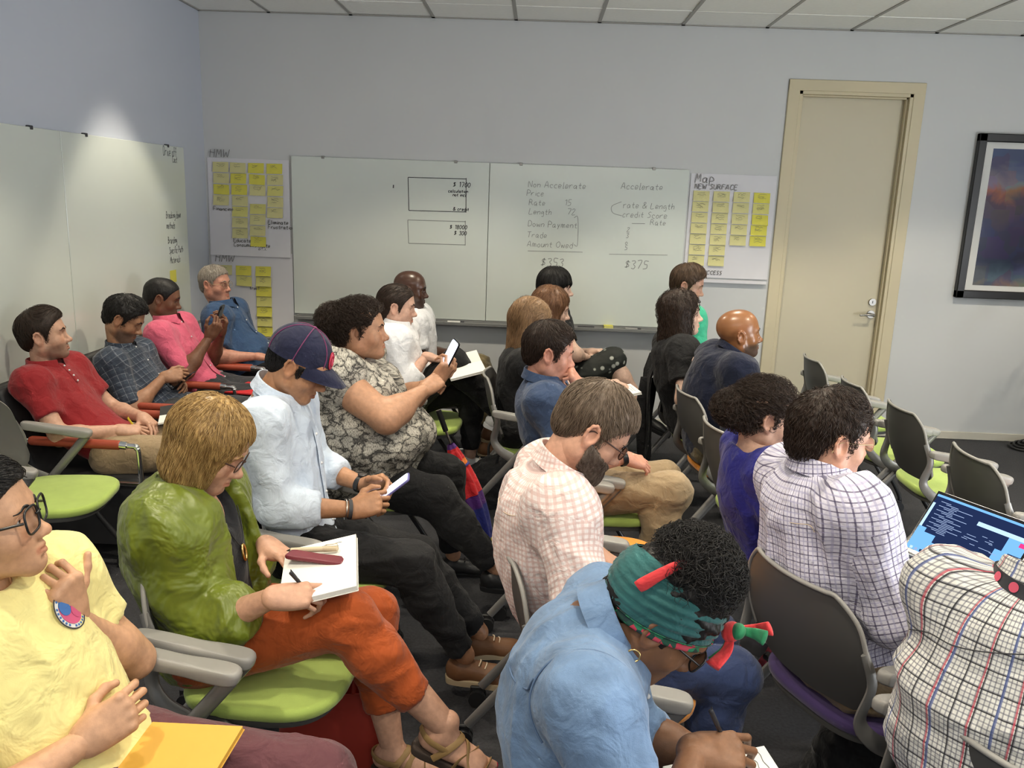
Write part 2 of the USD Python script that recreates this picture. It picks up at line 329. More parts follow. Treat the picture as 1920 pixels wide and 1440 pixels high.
# door frame and door
fr = part('trim_1', cat(bx(DX0-.085, DX0, YB-.016, YB+.004, 0, DZ+.08, .004), bx(DX1, DX1+.085, YB-.016, YB+.004, 0, DZ+.08, .004), bx(DX0-.085, DX1+.085, YB-.0165, YB+.004, DZ, DZ+.08, .004)), 'cream_paint', kind='structure')
part('jamb', cat(bx(DX0, DX0+.022, YB-.01, YB+.22, 0, DZ), bx(DX1-.022, DX1, YB-.01, YB+.22, 0, DZ), bx(DX0, DX1, YB-.01, YB+.22, DZ-.022, DZ)), 'cream_paint', fr)
part('door_stop', cat(bx(DX0+.022, DX0+.036, YB+.02, YB+.055, 0, DZ-.022, .002), bx(DX1-.036, DX1-.022, YB+.02, YB+.055, 0, DZ-.022, .002), bx(DX0+.022, DX1-.022, YB+.02, YB+.055, DZ-.036, DZ-.022, .002)), 'cream_paint', fr)
dr = part('door_1', bx(DX0+.026, DX1-.026, YB+.062, YB+.105, .008, DZ-.028, .002), 'door_paint', kind='structure')
hx = 5.19; R90 = rot((1, 0, 0), 90)[:3, :3]
hd = part('door_handle', cat(moved(trimesh.creation.cylinder(.030, .012, sections=28), (hx+.035, YB+.056, .97), R90), tube([(hx+.035, YB+.05, .97), (hx+.035, YB-.005, .97)], .010, 12)), 'steel', dr, label='steel lever door handle')
part('lever', tube(bez([(hx+.04, YB-.004, .97), (hx+.0, YB-.010, .972), (hx-.07, YB-.004, .966)], 12), [.011, .011, .0105, .010, .0095, .009, .009, .0088, .0085, .0085, .008, .008, .008], 12), 'steel', hd)
lk = part('deadbolt', moved(trimesh.creation.cylinder(.027, .016, sections=28), (hx+.035, YB+.053, 1.066), R90), 'steel', dr); part('keyhole', bx(hx+.033, hx+.037, YB+.0435, YB+.0465, 1.056, 1.076), 'dark_gap', lk)
# ceiling: lay-in tiles on a T-bar grid
ce = part('ceiling', bx(-.1, 8.1, -2.1, YB+.1, ZC+.03, ZC+.1), 'dark_gap', kind='structure')
X = [.0]+[.5317+.6096*i for i in range(13)]; Yc = [YB-.455-.6096*i for i in range(14)][::-1]+[YB]
for j in range(len(Yc)-1):
    if Yc[j+1] < -1.2: continue
    for i in range(len(X)-1):
        part('ceiling_tile', bx(X[i]+.008, X[i+1]-.008, Yc[j]+.008, Yc[j+1]-.008 if Yc[j+1] < YB else YB, ZC-.003+.004*((i*7+j*3) % 3)/3, ZC+.02, .003), 'ceiling_tile', ce)
for x in X[1:]: part('ceiling_rail', bx(x-.012, x+.012, -2.05, YB-.004, ZC-.006, ZC+.01), 'ceiling_metal', ce); part('rail_end', bx(x-.013, x+.013, YB-.020, YB-.001, ZC-.010, ZC-.005), 'dark_gap', ce)
for y in Yc[:-1]:
    part('ceiling_rail', bx(0, 8, y-.010, y+.010, ZC-.0045, ZC+.01), 'ceiling_tile', ce)
part('trim_2', cat(bx(0, 8, YB-.020, YB, ZC-.010, ZC-.003), bx(0, .02, -2, YB, ZC-.010, ZC-.003)), 'ceiling_metal', kind='structure')
plain('lamp_trim', (.7, .7, .68), .4); look('lamp_glow', {'e': ('emission', {'color': (1., .86, .66), 'strength': 12.})}, [], 'e.emission')
for i, (x, y) in enumerate(LAMPS+[(.55, 5.15)]):
    t = thing('downlight', 'recessed downlight, %s across and %s from whiteboards' % (('first', 'second', 'third')[i % 3], ('farthest row', 'middle row', 'nearest row')[i//3]) if i < 9 else 'recessed downlight in the ceiling before the framed picture' if i == 9 else 'recessed wall washing downlight close to the left wall', 'ceiling light', (x, y, ZC-.006), group='ceiling downlights')
    a = np.linspace(0, 2*np.pi, 33)[:-1]
    part('trim_ring', grid_mesh(np.array([[(r*math.cos(q), r*math.sin(q), z) for r, z in ((.095, 0), (.09, -.006), (.078, -.005), (.076, .004))] for q in a]), close_u=True), 'lamp_trim', t)

# ---- handwriting: strokes of a small single-line alphabet, laid on the board as raised ink
GLY = {}
for k, d in (x.split(':', 1) for x in '''A:0,0 3,9 6,0|1,3 5,3
B:0,0 0,9 4,8 4,5 0,5|4,5 5,2 0,0
C:6,8 3,9 0,5 2,0 6,1
D:0,0 0,9 4,8 5,4 4,1 0,0
E:5,9 0,9 0,0 5,0|0,5 4,5
F:5,9 0,9 0,0|0,5 4,5
H:0,9 0,0|5,9 5,0|0,5 5,5
I:2,9 2,0
L:0,9 0,0 5,0
M:0,0 1,9 3,3 5,9 6,0
N:0,0 0,9 5,0 5,9
O:3,9 0,6 1,1 4,0 6,4 5,8 3,9
P:0,0 0,9 4,8 5,6 4,4 0,4
R:0,0 0,9 4,8 4,5 0,5|2,5 6,0
S:5,8 3,9 1,7 4,4 4,1 0,0
T:0,9 6,9|3,9 3,0
U:0,9 0,2 3,0 5,2 5,9
W:0,9 1,0 3,6 5,0 7,9
a:4,4 2,5 0,3 1,0 3,1 4,4 4,0 5,0
b:0,9 0,0 3,0 4,3 2,5 0,3
c:4,4 2,5 0,3 1,0 4,0
d:4,9 4,0 1,0 0,3 2,5 4,4
e:0,2 4,3 3,5 1,5 0,2 1,0 4,1
f:4,8 2,9 2,0|0,5 4,5
g:4,4 2,5 0,3 1,1 4,3 4,-3 1,-3
h:0,9 0,0|0,3 2,5 4,4 4,0
i:1,5 1,0|1,7 1,7.6
k:0,9 0,0|4,5 0,2 4,0
l:1,9 1,0 2,0
m:0,0 0,5 2,5 3,0 3,4 5,5 6,0
n:0,0 0,5|0,3 2,5 4,4 4,0
o:2,5 0,3 1,0 3,0 4,3 2,5
p:0,-3 0,5 3,5 4,2 0,1
r:0,0 0,5|0,3 2,5 4,5
s:4,4 2,5 1,3 3,2 3,0 0,0
t:2,8 2,1 4,0|0,5 4,5
u:0,5 0,1 2,0 4,2 4,5 4,0
v:0,5 2,0 4,5
w:0,5 1,0 2,4 4,0 5,5
y:0,5 2,1|4,5 1,-3
g2:0,0
x:0,5 4,0|0,0 4,5
$:5,7 2,8 1,6 4,4 4,2 0,1|3,9 2,0
0:2,9 0,6 0,2 2,0 4,3 4,7 2,9
1:1,7 3,9 3,0
2:0,7 2,9 4,7 0,0 5,0
3:0,8 3,9 4,7 2,5 4,3 3,0 0,1
5:5,9 1,9 1,5 4,5 4,1 0,0
7:0,9 5,9 2,0
8:2,5 0,7 2,9 4,7 2,5 0,2 2,0 4,2 2,5
9:4,6 2,5 0,7 2,9 4,7 3,0
&:6,0 1,7 3,9 4,7 0,3 1,0 4,1 6,4
-:0,4 4,4
(:3,10 1,6 3,-1
%:0,0 5,9'''.split('\n')): GLY[k] = [[tuple(map(float, q.split(','))) for q in st.split()] for st in d.split('|')]
def ribbon(P, w, org, ex, ey, en, lift=.0008):
    """Pen stroke: a thin raised ribbon through 2-D points P, on the plane org + x*ex + y*ey."""
    P = np.asarray(P, float)
    if len(P) > 2: P = bez(np.c_[P, np.zeros(len(P))], len(P)*3)[:, :2]
    d = np.gradient(P, axis=0); d /= np.linalg.norm(d, axis=1)[:, None]+1e-9; n = np.c_[-d[:, 1], d[:, 0]]*w/2
    G = np.stack([P+n, P-n], 1); return grid_mesh(np.asarray(org)+G[..., :1]*ex+G[..., 1:]*ey+lift*np.asarray(en), thick=-.0006)
def write(text, h, w, org, ex, ey, en, sl=.12, seed=0):
    rg = np.random.default_rng(seed+len(text)); x = 0; ms = []; s = h/9
    for ch in text:
        if ch == ' ': x += 4.5; continue
        st = GLY.get(ch, GLY['o']); wd = max(p[0] for q in st for p in q)
        for q in st: ms.append(ribbon([((x+px+sl*py)*s+rg.normal(0, .12*s), (py+rg.normal(0, .25))*s) for px, py in q], w, org, ex, ey, en))
        x += wd+2.2
    return cat(*ms)
XH, ZH, NB = V(1, 0, 0), V(0, 0, 1), V(0, -1, 0)
def wtext(text, x, z, h, parent, w=.0045, mat='ink', y=None, name='handwriting', seed=0):
    part(name, write(text, h, w, V(x, y, z), XH, ZH, NB, seed=seed), mat, parent, smooth=False, world=True)

# ---- glass boards
YG = YB-.022
for i, (x0, x1) in enumerate(((.676, 2.195), (2.199, 3.708))):
    t = thing('glass_board', 'frosted glass writing board on the back wall, the %s one' % ('left with two drawn boxes' if i == 0 else 'right with pricing notes'), 'whiteboard', ((x0+x1)/2, YG, .81))
    part('glass_panel', bx(x0, x1, YG, YG+.012, .81, 2.018, .002), 'board_glass', t, world=True)
    for x in ((x0+.245, x1-.257) if i == 0 else (x0+.236, x1-.268)): part('clip', bx(x-.012, x+.012, YG-.004, YG+.02, 2.006, 2.026, .002), 'steel', t, world=True)
    if i == 0:
        for zz in ((1.89, 1.642), (1.570, 1.392)):
            part('drawn_box', cat(*[ribbon(q, .0055, V(0, YG, 0), XH, ZH, NB) for q in ([(1.575, zz[0]), (2.022, zz[0]+.003)], [(1.575, zz[0]), (1.583, zz[1])], [(1.583, zz[1]), (2.025, zz[1]+.004)], [(2.02, zz[0]+.01), (2.024, zz[1])])]), 'ink' if zz[0] > 1.8 else 'ink_faint', t, smooth=False, world=True)
        for tx, x, z, h in (('$ 1700', 1.92, 1.832, .034), ('calculation', 1.885, 1.79, .022), ('not incl', 1.92, 1.762, .022), ('& credit', 1.925, 1.655, .024), ('$ 18000', 1.90, 1.515, .03), ('$ 300', 1.935, 1.47, .03)): wtext(tx, x, z, h, t, .005, y=YG)
        part('ink_spot', ribbon([(1.462, 1.806), (1.463, 1.83)], .009, V(0, YG, 0), XH, ZH, NB), 'ink', t, world=True)
    else:
        k = 'ink_faint'
        for tx, x, z, h in (('Non Accelerate', 2.495, 1.850, .046), ('Price', 2.487, 1.787, .042), ('Rate', 2.506, 1.716, .042), ('Length', 2.51, 1.648, .042), ('15', 2.775, 1.722, .045), ('72', 2.80, 1.655, .045), ('Down Payment', 2.505, 1.555, .044), ('Trade', 2.50, 1.473, .042), ('Amount Owed', 2.503, 1.402, .044),
                           ('Accelerate', 3.20, 1.862, .046), ('rate & Length', 3.225, 1.722, .044), ('credit Score', 3.225, 1.652, .044), ('Rate', 3.44, 1.600, .04), ('2', 3.265, 1.54, .036), ('3', 3.262, 1.495, .036), ('4', 3.258, 1.445, .036), ('5', 3.256, 1.402, .036)): wtext(tx, x, z, h, t, .0042, k, y=YG)
        wtext('$353', 2.615, 1.255, .062, t, .006, 'ink_faint', y=YG); wtext('$375', 3.265, 1.262, .062, t, .006, 'ink_faint', y=YG)
        part('drawn_line', cat(*[ribbon(q, .0045, V(0, YG, 0), XH, ZH, NB) for q in ([(2.51, 1.368), (2.935, 1.374)], [(3.14, 1.366), (3.59, 1.376)], [(2.855, 1.632), (2.885, 1.632), (2.892, 1.43), (2.865, 1.43)], [(3.21, 1.765), (3.14, 1.73), (3.15, 1.68), (3.22, 1.66)], [(3.30, 1.605), (3.40, 1.607)])]), k, t, smooth=False, world=True)
tr = thing('marker_tray', 'grey metal marker tray under the back wall glass boards', 'marker tray', (2.1, YB-.05, .785))
part('tray', cat(bx(.70, 3.72, YB-.10, YB, .775, .787, .003), bx(.70, 3.72, YB-.104, YB-.096, .775, .799, .002), bx(.70, 3.72, YB-.018, YB, .787, .812)), 'grey_metal', tr, world=True)
for x in (.70, 3.72): part('end_cap', bx(x-.006, x+.006, YB-.106, YB, .771, .803, .002), 'grey_metal', tr, world=True)
def marker(x, col, label, L=.13):
    m = thing('marker', label, 'marker', (x, YB-.055, .7955)); part('barrel', tube([(-L/2, 0, 0), (L*.28, 0, 0)], .0085, 14), col, m); part('cap', tube([(L*.28, 0, 0), (L/2, 0, 0)], .009, 14), 'ink', m)
marker(1.965, 'paper_white', 'white barrelled marker on tray near the bald man in white'); marker(2.99, 'ink', 'black marker on tray behind the woman with black bangs'); marker(3.36, 'grey_metal', 'grey marker at the tray end near the yellow note pad', .12)
plain('note_bright', (.66, .61, .09), .8, var=.04, vscale=20); plain('note_pale', (.63, .59, .28), .8, var=.03, vscale=20); plain('note_mid', (.64, .60, .19), .8, var=.03, vscale=20)
m = thing('note_pad', 'small yellow sticky note pad standing on the marker tray', 'sticky notes', (3.165, YB-.057, .7875)); part('pad', bx(-.035, .035, -.035, .035, 0, .028, .001), 'note_mid', m); part('top_sheet', bx(-.035, .035, -.035, .035, .0282, .0288), 'note_bright', m)
# left wall boards
for i, (y0, y1) in enumerate(((2.975, 4.554), (4.559, 6.138))):
    t = thing('glass_board', 'frosted glass writing board on the left wall, the %s' % ('nearer one' if i == 0 else 'far one with handwriting'), 'whiteboard', (.02, (y0+y1)/2, .81))
    part('glass_panel', bx(.010, .022, y0, y1, .81, 2.034, .002), 'board_glass', t, world=True)
    for y in (y0+.26, y1-.257): part('clip', bx(.0, .026, y-.012, y+.012, 2.022, 2.042, .002), 'ink', t, world=True)
    if i:
        for tx, y, z, h in (('Drive off', 5.80, 1.965, .06), ('Cost', 5.94, 1.925, .045), ('Breaking down', 5.79, 1.545, .045), ('methods', 5.79, 1.475, .045), ('Branding', 5.80, 1.372, .045), ('Specific Path', 5.81, 1.302, .045), ('Materials', 5.82, 1.235, .045)):
            part('handwriting', write(tx, h, .005, V(.022, y, z), V(0, 1, 0)*.62, ZH, V(1, 0, 0)), 'ink', t, smooth=False, world=True)
tr = thing('marker_tray', 'grey metal marker tray along the left wall behind the lounge chairs', 'marker tray', (.05, 4.5, .785))
part('tray', cat(bx(0, .10, 2.98, 6.13, .775, .787, .003), bx(.096, .104, 2.98, 6.13, .775, .799, .002), bx(0, .018, 2.98, 6.13, .787, .812)), 'grey_metal', tr, world=True)
part('rail', bx(0, .05, 2.98, 6.13, .70, .735, .003), 'grey_metal', tr, world=True)
m = thing('marker', 'thin dark marker lying on the left wall tray', 'marker', (.055, 4.82, .7955)); part('barrel', tube([(0, -.06, 0), (0, .03, 0)], .0085, 12), 'grey_metal', m); part('cap', tube([(0, .03, 0), (0, .06, 0)], .009, 12), 'ink', m)

# ---- flip chart sheets and sticky notes
def sheet(x0, x1, z0, z1, y, label, curl=.012, seed=0):
    t = thing('flip_chart_sheet', label, 'flip chart paper', ((x0+x1)/2, y, z0))
    u, v = np.meshgrid(np.linspace(0, 1, 13), np.linspace(0, 1, 15), indexing='ij')
    d = curl*(np.exp(-v/.09)+.35*np.exp(-(1-u)/.1)*(1-v))+.0035*meshkit.noise(np.stack([u*3, v*4, u*0+seed], -1), seed)
    part('sheet', grid_mesh(np.stack([x0+u*(x1-x0), y-d, z0+v*(z1-z0)], -1), thick=-.0008), 'paper', t, smooth=True, world=True); return t
p2 = sheet(.020, .668, .60, 1.275, YB-.0035, 'lower white flip chart sheet in the wall corner, behind the man in blue', seed=3)
p1 = sheet(.020, .655, 1.245, 1.985, YB-.004, 'upper white flip chart sheet in the wall corner, covered in notes', seed=1)
p3 = sheet(3.725, 4.372, 1.215, 1.995, YB-.004, 'white flip chart sheet of notes beside the door', curl=.004, seed=5)
YP = YB-.010
for t, x, z, h, p in (('HMW', .045, 1.99, .06, p1), ('Financing', .055, 1.59, .028, p1), ('Educate', .205, 1.352, .028, p1), ('Consumers', .205, 1.318, .028, p1), ('Mitigate', .36, 1.318, .026, p1), ('Risk', .40, 1.282, .026, p1), ('Eliminate', .482, 1.50, .028, p1), ('Frustration', .482, 1.465, .028, p1), ('HMW', .055, 1.195, .06, p2), ('trust', .32, .985, .024, p2),
                   ('Map', 3.755, 1.93, .065, p3), ('NEW SURFACE', 3.76, 1.882, .036, p3), ('SUCCESS', 3.86, 1.24, .028, p3)):
    wtext(t.replace('V', 'v'), x, z, h, p, .0045, 'pencil', y=YB-.0125)
def note(x, z, mat, label, group, seed, y=YP, wd=.122, ht=.076):
    rg = np.random.default_rng(seed); t = thing('sticky_note', label, 'sticky note', (x, y, z-ht), group=group)
    u, v = np.meshgrid(np.linspace(0, 1, 4), np.linspace(0, 1, 6), indexing='ij'); d = .001+rg.uniform(.006, .015)*(1-v)**2.2; a = rg.normal(0, .012)
    part('paper_leaf', grid_mesh(np.stack([(u*wd)+a*(v-1)*ht, -d, v*ht+a*u*wd], -1), thick=-.0004), mat, t, smooth=True)
    k = rg.integers(2, 4); ms = []
    for i in range(k):
        zz = ht*(.80-.17*i); n = rg.integers(5, 9); xs = np.linspace(.25*wd, rg.uniform(.55, .8)*wd, n); ms.append(ribbon(np.c_[xs, zz+rg.normal(0, .0035, n)], .0018, V(0, -.0035-.004*(1-zz/ht), 0), XH, ZH, NB))
    part('scribble', cat(*ms), 'pencil', t, smooth=False)
ORD = ['topmost', 'second', 'third', 'fourth', 'fifth', 'sixth', 'seventh']; COL = ['leftmost', 'second', 'third', 'rightmost']; q = 0
for c, (x, rows) in enumerate(((.062, [0, 1, 2, 3]), (.202, range(7)), (.342, [0, 1, 2, 3.7, 4.7, 5.7, 6.7]), (.482, range(5)))):
    for k, r in enumerate(rows):
        q += 1; note(x+.004*math.sin(q), 1.955-r*.083, 'note_bright' if (c, k) in ((0, 2), (1, 1), (1, 2), (2, 0), (2, 1), (2, 6), (3, 0)) else 'note_pale' if q % 3 else 'note_mid', 'yellow sticky note, %s in the %s column of the upper corner sheet' % (ORD[k], COL[c]), 'sticky notes on the upper corner sheet', q)
for c, (x, rows) in enumerate(((.062, [0]), (.215, [0, 1]), (.372, range(7)))):
    for k, r in enumerate(rows):
        q += 1; note(x, 1.168-r*.080, 'note_pale' if c == 0 else 'note_bright' if q % 2 else 'note_mid', 'yellow sticky note, %s in the %s column of the lower corner sheet' % (ORD[k], ('leftmost', 'middle', 'rightmost')[c]), 'sticky notes on the lower corner sheet', q)
for c, (x, n) in enumerate(((3.752, 7), (3.905, 7), (4.058, 5), (4.21, 5))):
    for k in range(n):
        q += 1; note(x, 1.868-k*.081, 'note_bright' if c == 3 and k not in (1,) else 'note_mid' if c == 3 else 'note_pale', 'yellow sticky note, %s in the %s column of the sheet beside the door' % (ORD[k], COL[c]), 'sticky notes on the sheet beside the door', q)
t = thing('sticky_note', 'single yellow sticky note on the left wall board above the man in pink', 'sticky note', (.0235, 5.80, 1.10)); part('paper_leaf', bx(0, .001, 0, .10, 0, .085), 'note_bright', t)
t = thing('wall_ledge', 'narrow white ledge under the sheet beside the door', 'ledge', (4.1, YB, 1.19)); part('shelf', bx(3.84, 4.363, YB-.032, YB, 1.178, 1.194, .002), 'paper', t, world=True); part('lip', bx(3.84, 4.363, YB-.034, YB-.030, 1.178, 1.203, .001), 'paper', t, world=True)

# ---- framed picture on the right
plain('frame_black', (.012, .011, .012), .35); plain('mat_board', (.60, .60, .58), .8)
look('abstract_print', {'t': ('texture_coordinate', {}), 'v': ('voronoi_texture', dict(scale=7., metric='chebychev', randomness=.9)), 'n': ('noise_texture', dict(scale=5., detail=6., distortion=1.)), 's': ('separate_xyz', {}), 'm': ('map_range', dict(from_min=0., from_max=1.02)), 'r': ('rgb_ramp', {'ramp': [(0, (.28, .20, .10)), (.14, (.08, .09, .14)), (.3, (.02, .022, .05)), (.5, (.025, .02, .07)), (.72, (.06, .04, .06)), (.8, (.22, .09, .05)), (.86, (.14, .14, .17)), (1, (.05, .055, .12))]}), 'a': ('math', dict(math_type='multiply_add', value2=.28, value3=-.14)), 'b': ('math', dict(math_type='add')), 'h': ('mix', dict(mix_type='soft_light', fac=.22)), 'g': ('gamma', dict(gamma=1.)), 'p': ('principled_bsdf', dict(roughness=.15))},
     [('t.object', 'v.vector'), ('t.object', 'n.vector'), ('t.object', 's.vector'), ('s.z', 'm.value'), ('n.fac', 'a.value1'), ('m.result', 'b.value1'), ('a.value', 'b.value2'), ('b.value', 'r.fac'), ('r.color', 'h.color1'), ('v.color', 'h.color2'), ('h.color', 'p.base_color')], 'p.BSDF')
px0, px1, pz0, pz1 = 5.812, 6.95, 1.136, 2.353
pc = thing('framed_picture', 'large black framed dark abstract picture with pale mat, right of the door', 'picture', ((px0+px1)/2, YB-.02, pz0))
part('frame', cat(bx(px0, px0+.06, YB-.05, YB-.004, pz0, pz1, .006), bx(px1-.06, px1, YB-.05, YB-.004, pz0, pz1, .006), bx(px0, px1, YB-.05, YB-.004, pz0, pz0+.06, .006), bx(px0, px1, YB-.05, YB-.004, pz1-.06, pz1, .006)), 'frame_black', pc, world=True)
part('mat', bx(px0+.05, px1-.05, YB-.022, YB-.008, pz0+.05, pz1-.05), 'mat_board', pc, world=True)
part('print', bx(px0+.125, px1-.125, YB-.0235, YB-.0215, pz0+.10, pz1-.105), 'abstract_print', pc, world=True)
# ---- potted palm just beyond the right edge of view, whose shadow falls on the wall, and a cable coil beside it
plain('leaf', (.03, .07, .02), .5); plain('pot', (.03, .03, .03), .4); plain('soil', (.03, .02, .015), .95); plain('cable_black', (.012, .012, .012), .5)
pt = thing('potted_palm', 'tall potted palm by the wall below the framed picture', 'plant', (6.95, 5.80, 0)); a = np.linspace(0, 2*np.pi, 29)[:-1]
part('pot', grid_mesh(np.array([[(r*math.cos(q), r*math.sin(q), z) for r, z in ((.001, .002), (.15, .002), (.19, .36), (.20, .37), (.175, .37), (.16, .32))] for q in a]), close_u=True), 'pot', pt); part('soil', pad(superell(.165, .165, 2, 28), .30, .33, .008, 2), 'soil', pt)
rg = np.random.default_rng(5)
for i in range(13):
    an = i*2.4; up = rg.uniform(.75, 1.25); out = rg.uniform(.3, .62); P = bez([(0.02*math.cos(an), .02*math.sin(an), .33), (.3*out*math.cos(an), .3*out*math.sin(an), .33+up*.7), (out*math.cos(an), .75*out*math.sin(an), .36+up*.95), (1.3*out*math.cos(an), .85*out*math.sin(an), .30+up*.72)], 18); fro = part('frond', tube(P, np.linspace(.008, .003, len(P)), 6), 'leaf', pt)
    for k in range(6, len(P)-1):
        T = nrm(P[k+1]-P[k-1]); sd = nrm(np.cross(T, (0, 0, 1)))
        for s in (-1, 1):
            d = nrm(sd*s+T*.8+V(0, 0, -.35)); n = nrm(np.cross(d, T)); L = .20; part('leaflet', grid_mesh(np.array([[P[k]+d*L*t+V(0, 0, -.06*t*t)+T*w*.016*math.sin(math.pi*min(1, t*.9+.1)) for w in (-1, 1)] for t in np.linspace(0, 1, 5)]), thick=.0008), 'leaf', fro)
# ---------------------------------------------------------------- nesting chairs
plain('shell_grey', (.070, .069, .066), .5, bump=.05, bscale=500); plain('shell_pale', (.30, .30, .31), .45); plain('frame_grey', (.22, .215, .205), .38, .35); plain('arm_grey', (.30, .29, .27), .42); plain('rubber_black', (.012, .012, .013), .5); plain('leg_dark', (.05, .05, .05), .35, .4)
for n, c in (('lime', (.40, .53, .12)), ('orange', (.75, .27, .02)), ('purple', (.06, .035, .13))): cloth('seat_'+n, c, .8, weave=.5, wscale=900, sheen=.25, bumpn=.05)
def back_point(u, v):
    """Back shell: u across from -1 to 1, v up from 0 to 1."""
    w = .215+.022*math.sin(math.pi*min(1, v*1.1))-.02*v**3
    z = .515+.325*v; x = -.215-.085*v-.012*math.sin(math.pi*v); return V(x+.050*u*u, u*w, z)
def make_chair(label, colour):
    t = thing('nesting_chair', label, 'chair', (0, 0, 0), 0, 'nesting chairs on casters')
    s = part('seat', pad(superell(.225, .235, 3.2, 44, (.025, 0)), .428, .468, .018, 3, .008), 'seat_'+colour, t, smooth=50); part('seat_pan', pad(superell(.21, .222, 3.2, 44, (.02, 0)), .408, .430, .008, 2), 'shell_grey', s)
    G = []
    for v in np.linspace(0, 1, 15):
        e = 1-max(0, (v-.72)/.28)**2.6*.24-max(0, (.16-v)/.16)**2*.20; G.append([back_point(u*e, v) for u in np.linspace(-1, 1, 17)])
    G = np.array(G); b = part('backrest', grid_mesh(G, thick=.010), 'shell_grey', t, smooth=40)
    rim = np.vstack([G[2:, 0], G[-1, 1:-1], G[2:, -1][::-1]]); part('rim', tube(bez(rim, 60), .0065, 8), 'arm_grey', b, smooth=True)
    for sg in (-1, 1):
        P = bez([back_point(sg*1.0, .62)+V(-.004, 0, 0), back_point(sg*1.02, .35)+V(-.002, 0, 0), V(-.222, sg*.232, .53), V(-.185, sg*.246, .475), V(-.125, sg*.252, .440)], 24)
        part('back_upright', tube(P, np.linspace(.013, .027, len(P)), 10, flat=(.42, 1)), 'frame_grey', t, smooth=45)
        A, B = V(.050, sg*.282, .632), V(-.41, sg*.262, .075); part('rear_leg', tube([A, A+(B-A)*.3, B], [.020, .019, .0165], 12, flat=(.75, 1)), 'frame_grey', t, smooth=40)
        part('armrest', moved(pad(bez([(-.150, -.019), (-.05, -.025), (.09, -.029), (.140, -.024), (.151, 0), (.140, .024), (.09, .029), (-.05, .025), (-.150, .019), (-.163, 0), (-.150, -.019)], 44)[:-1], 0, .036, .014, 3), (-.075, sg*.285, .645), rot((0, 1, 0), 8)[:3, :3]), 'arm_grey', t, smooth=50)
        part('front_leg', tube(bez([(-.10, sg*.225, .430), (-.01, sg*.232, .405), (.13, sg*.243, .21), (.195, sg*.25, .105), (.203, sg*.25, .072)], 18), .0125, 10), 'leg_dark', t, smooth=True)
        for cx, cy in ((-.415, sg*.262), (.203, sg*.25)):
            c = part('caster', moved(trimesh.creation.cylinder(.031, .017, sections=20), (cx-.008, cy-.0135, .0315), R90), 'rubber_black', t); part('wheel', moved(trimesh.creation.cylinder(.031, .017, sections=20), (cx-.008, cy+.0135, .0315), R90), 'rubber_black', c); part('hood', bx(cx-.034, cx+.014, cy-.006, cy+.006, .030, .075, .003), 'rubber_black', c)
    part('cross_bar', tube([(-.11, -.25, .42), (-.11, .25, .42)], .014, 10), 'leg_dark', t); return t
CH = {}
def chair(x, y, rz, colour, label):
    if colour not in CH:
        t = make_chair(label, colour); CH[colour] = t; t.GetPrim().GetAttribute('xformOp:translate').Set(Gf.Vec3d(x, y, 0)); t.AddRotateZOp().Set(float(rz))
    else: copy_of(CH[colour], (x, y, 0), rz, label)
for x, y, rz, c, l in (
    (.53, 3.36, 8, 'lime', 'empty lime seated nesting chair in front of the man in the red polo'),
    (1.83, 1.49, -3, 'lime', 'nesting chair under the young man in the yellow tee'),
    (1.87, 2.13, -3, 'lime', 'lime seated nesting chair under the woman in the green jacket'),
    (1.87, 2.80, -3, 'lime', 'nesting chair under the man in the navy cap'),
    (1.90, 3.62, 0, 'lime', 'nesting chair under the large woman in snakeskin print'),
    (1.93, 4.80, 0, 'lime', 'lime seated nesting chair under the woman in white with a notebook'),
    (1.96, 5.50, 0, 'lime', 'nesting chair under the bald man in the white tee'),
    (2.90, 1.47, -3, 'purple', 'nesting chair under the woman in the denim shirt'),
    (2.83, 2.18, 0, 'orange', 'nesting chair under the bearded man in pink checks'),
    (2.86, 2.93, 0, 'orange', 'empty orange seated nesting chair between the pink checked man and the navy polo man'),
    (2.91, 3.56, 0, 'lime', 'lime seated nesting chair under the man in the navy polo'),
    (2.62, 4.45, 0, 'lime', 'nesting chair under the long haired blonde woman'),
    (2.72, 5.00, 0, 'lime', 'nesting chair under the auburn woman behind the blonde'),
    (2.82, 5.52, 0, 'lime', 'nesting chair under the woman with black bangs'),
    (3.69, 1.50, 14, 'purple', 'nesting chair under the man in multicolour checks'),
    (3.55, 2.19, 24, 'purple', 'purple seated nesting chair under the man with the laptop'),
    (3.63, 2.87, 9, 'lime', 'lime seated nesting chair under the woman in royal blue'),
    (3.66, 3.58, 9, 'lime', 'empty lime seated nesting chair between the woman in royal blue and the bald bearded man'),
    (3.64, 4.22, 9, 'orange', 'orange seated nesting chair under the bald bearded man in navy'),
    (3.63, 4.76, 8, 'lime', 'nesting chair with a black jacket over its back'),
    (3.68, 5.48, 0, 'lime', 'nesting chair under the young man in the mint tee'),
    (4.63, 5.30, 0, 'lime', 'empty nesting chair nearest the door, farthest of the front row'),
    (4.63, 4.60, 0, 'lime', 'empty lime seated nesting chair, second from the door in the front row'),
    (4.67, 4.04, 0, 'lime', 'empty lime seated nesting chair, third from the door in the front row'),
    (4.63, 3.27, 0, 'orange', 'empty orange seated nesting chair behind the laptop screen')): chair(x, y, rz, c, l)
